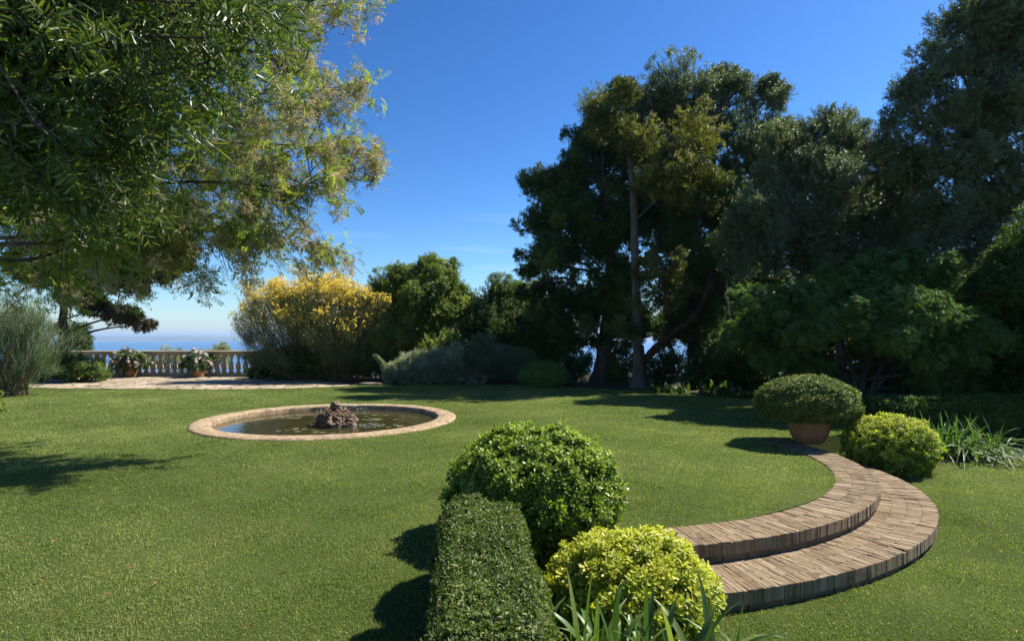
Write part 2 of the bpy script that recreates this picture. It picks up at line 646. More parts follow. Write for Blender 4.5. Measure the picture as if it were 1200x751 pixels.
G['yellow'] = leaf_mat('yellow_petal', (.70, .52, .06), (.84, .67, .11), (.90, .77, .21), .6, .3, .2, tmul=(1.1, 1.1, 1))
G['pitto'] = leaf_mat('pittosporum_leaf', (.045, .08, .01), (.14, .205, .026), (.31, .36, .07), .40, .34, .35)
G['gold'] = leaf_mat('golden_leaf', (.055, .095, .014), (.20, .26, .03), (.46, .45, .065), .45, .36, .3)
G['hedge'] = leaf_mat('hedge_leaf', (.035, .055, .012), (.085, .12, .025), (.17, .20, .05), .48, .28, .3)
G['strap'] = leaf_mat('strap_leaf', (.04, .08, .018), (.08, .145, .035), (.2, .23, .07), .4, .32, .4)
G['potbush'] = leaf_mat('potted_leaf', (.05, .072, .014), (.13, .16, .034), (.24, .26, .07), .5, .3, .3)
G['geranium'] = leaf_mat('geranium_leaf', (.04, .07, .02), (.09, .14, .04), (.16, .2, .07), .55, .3)
G['petal'] = leaf_mat('petal', (.75, .45, .45), (.85, .72, .70), (.88, .84, .82), .7, .3, tmul=(1, 1, 1))
G['blossom'] = leaf_mat('cream_flower', (.35, .33, .15), (.5, .48, .25), (.6, .58, .35), .6, .3, tmul=(1, 1, 1))
G['dry'] = leaf_mat('dry_leaf', (.14, .08, .04), (.26, .16, .08), (.36, .26, .14), .8, .2, .1, tmul=(1, 1, 1))
G['pad'] = leaf_mat('lily_pad', (.06, .065, .03), (.115, .12, .055), (.19, .19, .10), .6, .1, .2)


def grass_mat():
    return leaf_mat('grass_blade', (.080, .118, .027), (.19, .245, .062), (.50, .46, .21), .55, .38, .25, tmul=(1.4, 1.5, .7))


M['grass'] = grass_mat()


def lawn_mat():
    m, nt, b, out = new_mat('lawn_base')
    v = tex_coord(nt)
    a = noise_node(nt, v, .55, 5)
    rp = ramp(nt, [(.3, (.062, .09, .022)), (.55, (.09, .13, .03)), (.75, (.15, .15, .055))])
    nt.links.new(a, rp.inputs[0])
    f = noise_node(nt, v, 60, 6, .8)
    r2 = ramp(nt, [(.3, (.45, .45, .45)), (.7, (1.4, 1.35, 1.2))])
    nt.links.new(f, r2.inputs[0])
    nt.links.new(mixcol(nt, 1.0, rp.outputs[0], r2.outputs[0], 'MULTIPLY'), b.inputs['Base Color'])
    b.inputs['Roughness'].default_value = .9
    b.inputs['Specular IOR Level'].default_value = .1
    bump_node(nt, noise_node(nt, v, 90, 8, .8), b, 1.0, .03)
    return m


M['lawn'] = lawn_mat()


def paving_mat():
    m, nt, b, out = new_mat('flagstone')
    v = tex_coord(nt)
    nz = nt.nodes.new('ShaderNodeTexNoise')
    nz.inputs['Scale'].default_value = 1.2
    nt.links.new(v, nz.inputs['Vector'])
    ad = nt.nodes.new('ShaderNodeMixRGB')
    ad.blend_type = 'ADD'
    ad.inputs[0].default_value = .25
    nt.links.new(v, ad.inputs[1])
    nt.links.new(nz.outputs['Color'], ad.inputs[2])
    vo = nt.nodes.new('ShaderNodeTexVoronoi')
    vo.feature = 'DISTANCE_TO_EDGE'
    vo.inputs['Scale'].default_value = 2.3
    nt.links.new(ad.outputs[0], vo.inputs['Vector'])
    vc = nt.nodes.new('ShaderNodeTexVoronoi')
    vc.inputs['Scale'].default_value = 2.3
    nt.links.new(ad.outputs[0], vc.inputs['Vector'])
    f = noise_node(nt, v, 3, 7)
    rp = ramp(nt, [(.3, (.26, .20, .135)), (.7, (.42, .335, .235))])
    nt.links.new(f, rp.inputs[0])
    bw = nt.nodes.new('ShaderNodeRGBToBW')
    nt.links.new(vc.outputs['Color'], bw.inputs[0])
    c2 = mixcol(nt, .35, rp.outputs[0], bw.outputs[0], 'OVERLAY')
    jr = ramp(nt, [(.035, (1, 1, 1)), (.10, (0, 0, 0))])
    nt.links.new(vo.outputs['Distance'], jr.inputs[0])
    c3 = mixcol(nt, jr.outputs[0], c2, (.10, .085, .045))
    hv = nt.nodes.new('ShaderNodeHueSaturation')
    hv.inputs['Saturation'].default_value = 1.0
    nt.links.new(c3, hv.inputs['Color'])
    nt.links.new(hv.outputs[0], b.inputs['Base Color'])
    b.inputs['Roughness'].default_value = .9
    bump_node(nt, vo.outputs['Distance'], b, .6, .05)
    return m


M['paving'] = paving_mat()


def water_mat(name, base, rough, scale, strength, dist, stretch=(1, 1, 1), detail=3, spec=.5):
    m, nt, b, out = new_mat(name)
    v = tex_coord(nt, stretch)
    b.inputs['Base Color'].default_value = (*base, 1)
    b.inputs['Roughness'].default_value = rough
    b.inputs['IOR'].default_value = 1.33
    b.inputs['Specular IOR Level'].default_value = spec
    bump_node(nt, noise_node(nt, v, scale, detail, .55), b, strength, dist)
    return m


M['pond'] = water_mat('pond_water', (.034, .031, .012), .04, 5, .25, .02)


def sea_mat():
    m, nt, b, out = new_mat('sea_water')
    v = tex_coord(nt, (.0004, .0035, 1))
    f = noise_node(nt, v, 1.0, 5, .55)
    rp = ramp(nt, [(.35, (.03, .10, .22)), (.65, (.055, .15, .29))])
    nt.links.new(f, rp.inputs[0])
    nt.links.new(rp.outputs[0], b.inputs['Base Color'])
    r2 = ramp(nt, [(.35, (.30, .30, .30)), (.65, (.55, .55, .55))])
    nt.links.new(f, r2.inputs[0])
    nt.links.new(r2.outputs[0], b.inputs['Roughness'])
    b.inputs['IOR'].default_value = 1.33
    v2 = tex_coord(nt, (.15, .3, 1))
    bump_node(nt, noise_node(nt, v2, 1.0, 4, .6), b, .35, .6)
    return m


M['sea'] = sea_mat()
M['hill'] = rough_mat('hill', [(.35, (.06, .075, .04)), (.7, (.17, .16, .10))], .002, .95, .2, .01, 5)
M['terrain'] = rough_mat('terrain', [(.35, (.04, .04, .02)), (.7, (.10, .085, .05))], .5, .95, .5, 4, .1)

# ------------------------------------------------------------------ the setting: ground
SEA_Z = -26.0
CX, CY = .84, 7.47    # centre of the round steps


def polar_curve(pts, z):
    p = np.array(pts, float)
    Y = FPX * (EYE - z) / (p[:, 1] - HPY)
    X = (p[:, 0] - 600) / FPX * Y
    th = np.arctan2(Y - CY, X - CX)
    r = np.hypot(X - CX, Y - CY)
    th = np.where(th > 2.6, th - 2 * np.pi, th)
    k = np.polyfit(th, r, 3)
    lo, hi = th.min(), th.max()

    def fn(t):
        t = np.asarray(t, float)
        tc = t.clip(lo - .06, hi + .06)
        return np.polyval(k, tc)
    return fn


r_in = polar_curve([(785, 622), (850, 610), (920, 592), (970, 575), (987, 560), (985, 545), (955, 527)], 0)
r_up = polar_curve([(807.6, 643.3), (856, 635.4), (913, 623.6), (970.6, 609.3), (1013.6, 600.3), (1037, 589.6), (1041, 584.2), (1020, 561), (1003, 546.6), (970, 528.7)], 0)
r_lo = polar_curve([(847, 700.6), (895.4, 690), (949, 676.3), (1003, 664.8), (1056.6, 650.5), (1092.5, 632.6), (1105.7, 620), (1101.4, 607.5), (1085.3, 586), (1056.6, 564.5), (1017, 546.6)], -.15)
TH0, TH1 = R(-97), R(16)     # where the steps start and end
LOW = -.28                   # lower lawn


def arc_pts(fn, n=60, t0=TH0, t1=TH1, z=0.0, dr=0.0):
    t = np.linspace(t0, t1, n)
    r = fn(t) + dr
    return np.stack([CX + r * np.cos(t), CY + r * np.sin(t), np.full(n, z)], 1)


def in_poly(x, y, poly):
    poly = np.asarray(poly)[:, :2]
    inside = np.zeros(len(x), bool)
    j = len(poly) - 1
    for i in range(len(poly)):
        xi, yi = poly[i]
        xj, yj = poly[j]
        c = ((yi > y) != (yj > y)) & (x < (xj - xi) * (y - yi) / (yj - yi + 1e-12) + xi)
        inside ^= c
        j = i
    return inside


# edge between the upper and the lower lawn, from the camera's feet to the far right
edge = np.vstack([[(-.02, -1.0, 0), (-.06, 2.6, 0), (-.1, 3.5, 0), (.05, 3.95, 0)],
                  arc_pts(r_in, 60, dr=.05),
                  [(5.3, 9.1, 0), (6.3, 9.55, 0), (9.0, 9.9, 0), (30, 11.5, 0)]])
upper_poly = np.vstack([edge, [(30, 24.2, 0), (-30, 24.2, 0), (-30, -1, 0)]])


def sheet(poly, z, name, mat, skirt=0.0, kind='structure'):
    import bmesh
    bm = bmesh.new()
    vs = [bm.verts.new((p[0], p[1], z)) for p in poly]
    f = bm.faces.new(vs)
    if skirt:
        k = len(vs)
        lo = [bm.verts.new((p[0], p[1], z - skirt)) for p in poly]
        for i in range(k):
            bm.faces.new((vs[i], lo[i], lo[(i + 1) % k], vs[(i + 1) % k]))
    bmesh.ops.triangulate(bm, faces=[f])
    bmesh.ops.recalc_face_normals(bm, faces=bm.faces)
    me = bpy.data.meshes.new(name)
    bm.to_mesh(me)
    bm.free()
    me.materials.append(mat)
    o = bpy.data.objects.new(name, me)
    COL.objects.link(o)
    o['kind'] = kind
    return o


# upper lawn with a round hole for the pool
PX, PY, PR, PRI = -3.4, 10.74, 2.34, 1.99
an = np.linspace(0, 2 * np.pi, 96, endpoint=False)
hole = np.stack([PX + (PRI + .12) * np.cos(an), PY + (PRI + .12) * np.sin(an), 0 * an], 1)


def upper_lawn():
    import bmesh
    bm = bmesh.new()
    outer = [bm.verts.new(p) for p in upper_poly]
    inner = [bm.verts.new(p) for p in hole]
    es = []
    for ring in (outer, inner):
        for i in range(len(ring)):
            es.append(bm.edges.new((ring[i], ring[(i + 1) % len(ring)])))
    bmesh.ops.triangle_fill(bm, use_beauty=True, edges=es, normal=(0, 0, 1))
    k = len(outer)
    lo = [bm.verts.new((p[0], p[1], -.5)) for p in upper_poly]
    for i in range(k):
        bm.faces.new((outer[i], lo[i], lo[(i + 1) % k], outer[(i + 1) % k]))
    bmesh.ops.recalc_face_normals(bm, faces=bm.faces)
    me = bpy.data.meshes.new('upper_lawn')
    bm.to_mesh(me)
    bm.free()
    me.materials.append(M['lawn'])
    o = bpy.data.objects.new('upper_lawn', me)
    COL.objects.link(o)
    o['kind'] = 'structure'


upper_lawn()
sheet([(-1.5, -1, 0), (30, -1, 0), (30, 12.4, 0), (-1.5, 12.4, 0)], LOW, 'lower_lawn', M['lawn'])
# beds of bare earth under the trees and shrubs, a terrace of flagstones by the balustrade
bed_poly = np.array([(-4.6, 18.6), (-2.5, 19.0), (0, 18.9), (1.4, 18.0), (2.6, 17.3), (4.6, 16.5), (6.0, 14.7), (7.2, 13.0), (8.6, 11.6), (12, 10.6), (29, 12.2), (29.5, 24), (-7, 24), (-6.6, 20.4)])
sheet(bed_poly, .006, 'soil_bed', M['soil'])
bed2 = np.array([(5.05, 8.6), (6.0, 8.15), (7.6, 8.5), (9.2, 8.7), (13, 9.0), (13, 10.05), (5.6, 9.3)])
sheet(bed2, LOW + .006, 'soil_border', M['soil'])
pave_poly = np.array([(-15.6, 17.7), (-13.5, 17.25), (-11, 17.15), (-8.2, 16.95), (-6.4, 17.35), (-5.4, 18.0), (-5.0, 18.5), (-6.5, 20.2), (-8, 22.85), (-18.6, 22.85), (-18.6, 18.6)])
sheet(pave_poly, .012, 'flagstone_terrace', M['paving'])


def terrain():
    xs = np.concatenate([np.linspace(-400, -40, 10), np.linspace(-35, 60, 60), np.linspace(70, 500, 12)])
    ys = np.concatenate([np.linspace(-60, 18, 12), np.linspace(20, 60, 50), np.linspace(64, 140, 12)])
    X, Y = np.meshgrid(xs, ys, indexing='ij')
    ye = 24.1 + 7.0 / (1 + np.exp(-(X - 12) / 1.2)) + .6 * np.sin(X * .4)
    d = np.maximum(Y - ye, 0)
    Z = -.45 - d * .72 - .4 * np.sin(X * .7 + Y * .5) * (d > 1)
    Z = np.maximum(Z, SEA_Z - 4)
    V = np.stack([X, Y, Z], -1).reshape(-1, 3)
    n, m = X.shape
    i, j = np.meshgrid(np.arange(n - 1), np.arange(m - 1), indexing='ij')
    F = np.stack([i * m + j, (i + 1) * m + j, (i + 1) * m + j + 1, i * m + j + 1], -1).reshape(-1, 4)
    MB().add(V, F).build('terrain', M['terrain'], smooth=True, kind='structure')


terrain()
V = np.array([(-14000, -300, SEA_Z), (14000, -300, SEA_Z), (14000, 13900, SEA_Z), (-14000, 13900, SEA_Z)], float)
MB().add(V, np.array([(0, 1, 2, 3)])).build('sea', M['sea'], kind='structure')


def hills():
    rng = rng_(5)
    n = 240
    xs = np.linspace(-9000, 6500, n)
    px = 600 + xs / 7500 * FPX
    h = .65 * (42 + 26 * np.exp(-((px - 222) / 45) ** 2) + 12 * np.exp(-((px - 150) / 30) ** 2) + 22 * np.exp(-((px - 20) / 60) ** 2) + 20 * np.exp(-((px - 420) / 90) ** 2))
    h = h + np.array([9 * mnoise.noise(Vector((x * .0018, 3, 0))) + 4 * mnoise.noise(Vector((x * .005, 7, 0))) for x in xs])
    rows = [(-900, 0), (-600, .45), (-250, .8), (0, 1.0), (500, .5), (1000, 0)]
    V = []
    for dy, s in rows:
        for i, x in enumerate(xs):
            V.append((x, 7500 + dy + 120 * math.sin(i * .3), SEA_Z - 2 + (h[i] + 27) * s))
    i, j = np.meshgrid(np.arange(len(rows) - 1), np.arange(n - 1), indexing='ij')
    F = np.stack([i * n + j, i * n + j + 1, (i + 1) * n + j + 1, (i + 1) * n + j], -1).reshape(-1, 4)
    MB().add(np.array(V), F).build('hills', M['hill'], smooth=True, kind='structure')


hills()


def haze():
    V, F = box(-14500, 14500, -350, 14200, SEA_Z - 6, 90)
    m = bpy.data.materials.new('haze_air')
    m.use_nodes = True
    nt = m.node_tree
    nt.nodes.clear()
    out = nt.nodes.new('ShaderNodeOutputMaterial')
    v = nt.nodes.new('ShaderNodeVolumePrincipled')
    v.inputs['Color'].default_value = (.46, .68, 1, 1)
    v.inputs['Density'].default_value = 0.00014
    v.inputs['Anisotropy'].default_value = 0.2
    nt.links.new(v.outputs[0], out.inputs['Volume'])
    MB().add(V, F).build('haze', m, kind='stuff')


haze()

# ------------------------------------------------------------------ grass
SHUT = []     # polygons without grass


def lown(x, y, k=1.0):
    return (np.sin(x * 1.3 * k + 1.1 + .8 * np.sin(y * .9 * k)) + np.sin(y * 1.7 * k + .4 + .9 * np.sin(x * .7 * k)) + .6 * np.sin((x + y) * 3.1 * k) + .5 * np.sin((x * 1.7 - y) * 5.3 * k)) / 3.1


def grass(name, region, z, bands, seed):
    rng = rng_(seed)
    mb = MB()
    for y0, y1, dens, h, w in bands:
        xa, xb = -(1.35 * y1 + 1.5), 1.35 * y1 + 1.5
        n = int((xb - xa) * (y1 - y0) * dens)
        x = rng.uniform(xa, xb, n)
        y = rng.uniform(y0, y1, n)
        ok = (np.abs(x) < 1.35 * y + 1.5) & ((np.abs(x) < .97 * y + .4) | (rng.uniform(size=n) < .4)) & region(x, y)
        x, y = x[ok], y[ok]
        n = len(x)
        a = rng.uniform(0, 2 * np.pi, n)
        ca, sa = np.cos(a), np.sin(a)
        lean = rng.uniform(.1, 1.1, n)
        b = rng.uniform(0, 2 * np.pi, n)
        clump = .75 + .35 * lown(x, y, 4.5)
        hh = h * rng.uniform(.5, 1.25, n) * clump
        ww = w * rng.uniform(.6, 1.3, n)
        base = np.stack([x, y, np.full(n, z - .004)], 1)
        side = np.stack([ca, sa, 0 * ca], 1) * ww[:, None] / 2
        mid = base + np.stack([np.cos(b) * lean * hh * .35, np.sin(b) * lean * hh * .35, hh * .62], 1)
        tip = base + np.stack([np.cos(b) * lean * hh, np.sin(b) * lean * hh, hh * (1.05 - .4 * lean)], 1)
        V = np.stack([base - side, base + side, mid + side * .8, mid - side * .8, tip], 1).reshape(-1, 3)
        k = (np.arange(n) * 5)[:, None]
        Q = np.array([[0, 1, 2, 3]]) + k
        T = np.array([[3, 2, 4]]) + k
        t = .44 + .21 * lown(x, y, .55) + .17 * lown(x + 9, y - 4, 1.6) + .08 * lown(x + 2, y, 5.0) + rng.normal(size=n) * .14
        dry = rng.uniform(size=n) < .045 + .04 * np.clip(lown(x - 3, y, .8), 0, 1)
        t = np.where(dry, rng.uniform(.8, 1, n), t).clip(0, 1)
        mb.add(V, [Q, T], np.repeat(t, 5))
    return mb.build(name, M['grass'], kind='stuff')


def upper_region(x, y):
    ok = in_poly(x, y, upper_poly) & ((x - PX) ** 2 + (y - PY) ** 2 > (PR + .0) ** 2)
    ok &= ~in_poly(x, y, pave_poly) & ~in_poly(x, y, bed_poly)
    # clear of the brick tread
    t = np.arctan2(y - CY, x - CX)
    r = np.hypot(x - CX, y - CY)
    near = (t > TH0 - .1) & (t < TH1 + .1)
    ok &= ~(near & (r > r_in(t) + .012 * np.sin(t * 60)) & (r < r_up(t) + .03))
    return ok


def lower_region(x, y):
    t = np.arctan2(y - CY, x - CX)
    r = np.hypot(x - CX, y - CY)
    ok = ~in_poly(x, y, upper_poly)
    near = (t > TH0) & (t < TH1 + .2)
    ok &= ~(near & (r < r_lo(t) + .0))
    ok &= ~in_poly(x, y, bed2) & (x > .2)
    return ok


o = grass('grass', upper_region, 0.0, [(1.6, 4.2, 17000, .027, .0034), (4.2, 6.5, 10000, .028, .0044), (6.5, 10, 4500, .029, .0064), (10, 15, 1900, .030, .0095), (15, 19.6, 900, .030, .014)], 11)
tag(o, 'short green mown grass of the upper lawn round the pool', 'grass')
o = grass('grass', lower_region, LOW, [(2.2, 4.6, 17000, .028, .0034), (4.6, 7, 9500, .029, .0044), (7, 12, 3600, .030, .0072)], 12)
tag(o, 'short green mown grass of the lower lawn beyond the brick steps', 'grass')

# ------------------------------------------------------------------ brick steps
def brick(p0, p1, q0, q1, z0, z1, rng):
    """a brick whose plan is p0 p1 (inner edge) q1 q0 (outer edge), corners eased"""
    c = np.array([p0, p1, q1, q0])
    ctr = c.mean(0)
    V = []
    tilt = rng.normal() * .0015
    e = .004
    for zz, s in ((z0, 1), (z1 - e, 1), (z1, None)):
        for i, q in enumerate(c):
            v = q.copy()
            if s is None:
                d = ctr - q
                v = q + d / np.linalg.norm(d) * e * 1.3
            V.append((v[0], v[1], zz + (tilt if zz > z0 else 0) * (1 if i < 2 else -1) + (rng.normal() * .0015 if zz > z0 else 0)))
    F = []
    for k in range(2):
        for i in range(4):
            F.append((k * 4 + i, k * 4 + (i + 1) % 4, k * 4 + 4 + (i + 1) % 4, k * 4 + 4 + i))
    F.append((8, 9, 10, 11))
    return np.array(V), np.array(F)


def step(name, parent, fo, width, ztop, zbot, seed, label, t0, t1):
    rng = rng_(seed)
    root = MB()
    # fine samples of arc length
    t = np.linspace(t0, t1, 1200)
    r = fo(t)
    X = np.stack([CX + r * np.cos(t), CY + r * np.sin(t)], 1)
    s = np.concatenate([[0], np.cumsum(np.linalg.norm(np.diff(X, axis=0), axis=1))])

    def at(ss, inset):
        tt = np.interp(ss, s, t)
        rr = fo(tt) - inset
        return np.array([CX + rr * np.cos(tt), CY + rr * np.sin(tt)])
    L = s[-1]
    pos = 0.0
    k = 0
    bh = .095
    while pos < L - .03:
        w = .036 * rng.uniform(.8, 1.2)
        g = .0022
        # short and long bricks alternate across the tread
        cuts = [0, .245, .245 + .235, .75] if k % 2 else [0, .125, .125 + .245, .75]
        cuts = [c for c in cuts if c < width - .03] + [width]
        for i in range(len(cuts) - 1):
            a, b = cuts[i] + (g / 2 if i else rng.normal() * .002), cuts[i + 1] - g / 2
            dz = rng.normal() * .0012
            V, F = brick(at(pos + g / 2, b), at(pos + w - g / 2, b), at(pos + g / 2, a), at(pos + w - g / 2, a), ztop - bh, ztop + dz, rng)
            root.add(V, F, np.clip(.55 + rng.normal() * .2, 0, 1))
        pos += w
        k += 1
    # flat bricks of the riser, set back under the tread
    zr = ztop - bh - .006
    hrow = zr - zbot
    rows = max(1, round(hrow / .05))
    for j in range(rows):
        pos = rng.uniform(0, .2)
        while pos < L - .1:
            w = rng.uniform(.17, .26)
            z1 = zr - j * hrow / rows
            V, F = brick(at(pos, .13), at(pos + w - .008, .13), at(pos, .022 + rng.normal() * .004), at(pos + w - .008, .022 + rng.normal() * .004), z1 - hrow / rows + .007, z1, rng)
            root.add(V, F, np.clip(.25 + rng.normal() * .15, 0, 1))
            pos += w
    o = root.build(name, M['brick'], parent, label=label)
    # mortar core
    tt = np.linspace(t0, t1, 80)
    rr = fo(tt)
    ring = []
    for ins, z in ((.034, zbot - .1), (.034, ztop - bh - .012), (.012, ztop - bh - .010), (.012, ztop - .012), (width - .01, ztop - .012), (width - .01, zbot - .1)):
        ring.append(np.stack([CX + (rr - ins) * np.cos(tt), CY + (rr - ins) * np.sin(tt), np.full(80, z)], 1))
    Vm = np.concatenate(ring)
    i, j = np.meshgrid(np.arange(5), np.arange(79), indexing='ij')
    Fm = np.stack([i * 80 + j, i * 80 + j + 1, (i + 1) * 80 + j + 1, (i + 1) * 80 + j], -1).reshape(-1, 4)
    ends = np.array([[i * 80 for i in range(6)], [i * 80 + 79 for i in range(6)]])
    MB().add(Vm, [Fm, ends]).build('mortar', M['mortar'], o)
    return o


steps = thing('brick_steps', 'two curved steps of weathered brick on edge between the two lawns', 'steps', (CX + 1.5, CY - 3.2, LOW))
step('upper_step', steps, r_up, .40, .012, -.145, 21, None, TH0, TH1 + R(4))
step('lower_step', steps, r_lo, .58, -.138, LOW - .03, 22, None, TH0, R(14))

# ------------------------------------------------------------------ pool, rock, water
pool = thing('round_pool', 'round sunken garden pool with a broad weathered stone rim', 'pool', (PX, PY, 0))
rng = rng_(31)
prof = [(PRI + .03, -.42), (PRI + .015, -.2), (PRI, -.005), (PRI + .004, .022), (PRI + .03, .034), (PRI + .2, .04), (PR - .05, .034), (PR - .012, .022), (PR, 0), (PR + .005, -.12)]
V, F = lathe(prof, 160, (PX, PY, 0))
for i in range(len(V)):
    n_ = mnoise.noise(Vector(V[i] * 3)) * .011 + mnoise.noise(Vector(V[i] * 11)) * .006
    d = V[i, :2] - (PX, PY)
    V[i, :2] += d / np.linalg.norm(d) * n_ * 1.6
    V[i, 2] += n_ * .5
MB().add(V, F).build('rim', M['rim'], pool, smooth=True)
a = np.linspace(0, 2 * np.pi, 96, endpoint=False)
Vw = np.vstack([np.stack([PX + (PRI + .01) * np.cos(a), PY + (PRI + .01) * np.sin(a), 0 * a - .062], 1)])
MB().add(Vw, np.arange(96)[None, :]).build('water', M['pond'], pool)


def lumpy(c, rad, seed, sub=4, amp=.35, fr=2.2, amp2=.12):
    V, F = ico(sub)
    off = np.array([seed * 7.3, seed * 3.1, seed])
    n = np.array([amp * mnoise.noise(Vector(v * fr + off)) + amp2 * abs(mnoise.noise(Vector(v * fr * 3.3 + off))) * -2 + amp2 for v in V])
    return np.array(c) + V * (1 + n)[:, None] * np.array(rad), F


rk = P(394, 483, 10.35)
rock = thing('fountain_rock', 'rough brown tufa rock rising from the middle of the pool', 'fountain', (rk[0], rk[1], -.075))
mb = MB()
for (dx, dy, z, r, s) in [(-.13, 0, .03, .18, 1), (.14, .02, .02, .18, 2), (.0, -.08, .01, .19, 3), (-.05, .05, .13, .17, 4), (.08, -.02, .14, .14, 5), (-.19, -.03, .10, .12, 6), (.21, -.05, .07, .12, 7), (-.25, .0, .0, .11, 8), (.06, -.12, .10, .11, 9), (-.09, -.10, .17, .10, 10), (.15, .03, .19, .07, 11), (-.16, .04, .20, .07, 12)]:
    V, F = lumpy((rk[0] + dx, rk[1] + dy, z - .03), (r, r, r * .82), s, 4, .6, 2.6, .3)
    mb.add(V, F)
mb.build('rock_body', M['rock'], rock)
V, F = lumpy((rk[0] - .0, rk[1], .30), (.085, .08, .07), 15, 4, .35, 2.2, .15)
mb = MB().add(V, F)
mb.build('cap_stone', M['pale_rock'], rock, smooth=True, label='rounded pale stone on top of the rock')
V, F = lumpy((rk[0] + .22, rk[1] - .08, -.05), (.15, .11, .09), 16, 3, .3)
MB().add(V, F).build('side_stone', M['pale_rock'], rock, smooth=True, label='low tan stone at the water line')
# spray falling on the right of the rock
wm, nt, b, out = new_mat('spray_water')
b.inputs['Base Color'].default_value = (.85, .88, .9, 1)
b.inputs['Roughness'].default_value = .15
b.inputs['Transmission Weight'].default_value = .35
b.inputs['IOR'].default_value = 1.33
mb = MB()
Vi, Fi = ico(1)
rng = rng_(33)
for k in range(110):
    jet = rng.integers(0, 5)
    u = rng.uniform(.1, 1)
    reach = (.75, .62, .5, .42, -.3)[jet]
    yy = (-.05, .15, -.3, -.25, -.4)[jet]
    x, y, z = reach * u, yy * u, .24 + .42 * u - .70 * u * u
    if z < -.06:
        z = -.068
    r = rng.uniform(.002, .0065)
    mb.add(np.array([rk[0] + x + rng.normal() * .035, rk[1] + y + rng.normal() * .035, max(-.058, z + rng.normal() * .02)]) + Vi * np.array([r, r, r * rng.uniform(1, 2.6)]), Fi)
for k in range(120):
    aa, rr = rng.uniform(0, 6.28), .28 * rng.uniform() ** .5
    r = rng.uniform(.002, .007)
    mb.add(np.array([rk[0] + .55 + rr * 1.2 * math.cos(aa), rk[1] + .02 + rr * math.sin(aa), -.06]) + Vi * np.array([r * 1.6, r * 1.6, r * .6]), Fi)
sp = mb.build('fountain_spray', wm, smooth=True, kind='stuff')
tag(sp, 'fine water spray falling from the rock into the pool', 'water spray')

# lily pads: drifts of small flat leaves
rng = rng_(35)
pads = [(450, 492, 7), (436, 505, 0), (366, 506, 6), (349, 504, 5), (344, 488, 4), (462, 500, 5), (430, 493, 3), (330, 491, 4), (372, 502, 2), (440, 488, 3)]
padm = []
a = np.linspace(.25, 2 * np.pi - .25, 14)
Vp = np.vstack([[(0, 0, 0)], np.stack([np.cos(a), np.sin(a), 0 * a], 1)])
Fp = np.array([(0, i, i + 1) for i in range(1, 14)])
pad_src = None
for (px, py, n_) in pads:
    for k in range(n_):
        y0 = FPX * (EYE + .07) / (py - HPY)
        c = np.array([(px - 600) / FPX * y0, y0])
        c = c + rng.normal(size=2) * (.16, .09)
        if np.hypot(c[0] - PX, c[1] - PY) > PRI - .1 or np.hypot(c[0] - rk[0], c[1] - rk[1]) < .42:
            continue
        if pad_src is None:
            pad_src = MB().add(Vp, Fp, .5).build('lily_pad', G['pad'])
            o = pad_src
        else:
            o = pad_src.copy()
            COL.objects.link(o)
        s = rng.uniform(.035, .075)
        o.scale = (s, s, s)
        o.location = (c[0], c[1], -.058 + .0004 * (len(padm) % 9))
        o.rotation_euler = (0, 0, rng.uniform(0, 6.28))
        tag(o, 'small olive water lily pad floating flat on the pool', 'lily pad', 'lily pads on the pool')
        padm.append(o)

# ------------------------------------------------------------------ balustrade
BY = 22.9
BX0, BX1 = -18.4, -8.6
bal = thing('stone_balustrade', 'weathered stone balustrade of turned balusters overlooking the sea', 'balustrade', ((BX0 + BX1) / 2, BY, 0))


def bevel_box(x0, x1, y0, y1, z0, z1, e):
    """box with moulded (stepped) long edges"""
    prof = [(y0 + e, z0), (y0, z0 + e), (y0, z1 - e), (y0 + e, z1), (y1 - e, z1), (y1, z1 - e), (y1, z0 + e), (y1 - e, z0)]
    nx = 40
    xs = np.linspace(x0, x1, nx)
    V = np.array([[(x, y, z) for (y, z) in prof] for x in xs]).reshape(-1, 3)
    V += np.array([[mnoise.noise(Vector(v * 2.1)) * .006, mnoise.noise(Vector(v * 2.3 + np.array([4, 0, 0]))) * .006, mnoise.noise(Vector(v * 1.9 + np.array([0, 5, 0]))) * .006] for v in V])
    i, j = np.meshgrid(np.arange(nx - 1), np.arange(8), indexing='ij')
    F = np.stack([i * 8 + j, i * 8 + (j + 1) % 8, (i + 1) * 8 + (j + 1) % 8, (i + 1) * 8 + j], -1).reshape(-1, 4)
    ends = np.array([np.arange(8), (nx - 1) * 8 + np.arange(8)])
    return V, [F, ends]


mb = MB().add(*bevel_box(BX0, BX1, BY - .16, BY + .16, 0, .155, .015))
mb.build('plinth', M['stone'], bal)
mb = MB().add(*bevel_box(BX0, BX1, BY - .17, BY + .17, .93, 1.03, .025)).add(*bevel_box(BX0, BX1, BY - .12, BY + .12, .872, .9315, .012))
mb.build('coping', M['stone'], bal)
bp = [(.0, .153), (.098, .155), (.098, .195), (.085, .20), (.07, .215), (.062, .235), (.075, .26), (.098, .31), (.108, .37), (.102, .43), (.082, .50), (.060, .57), (.046, .63), (.042, .68), (.05, .71), (.066, .725), (.066, .745), (.05, .755), (.058, .775), (.074, .80), (.085, .82), (.098, .83), (.098, .873), (0, .875)]
bsrc = None
for k in range(35):
    x = BX0 + .12 + k * .283
    if x > BX1 - .1:
        break
    if bsrc is None:
        V, F = lathe(bp, 20, (0, 0, 0))
        bsrc = MB().add(V + np.array([x, BY, 0]), F).build('baluster', M['stone'], bal, smooth=True)
        x_first = x
    else:
        o = bsrc.copy()
        COL.objects.link(o)
        o.parent = bal
        o.location = (x - x_first, 0, 0)
        o.rotation_euler = (0, 0, 0)

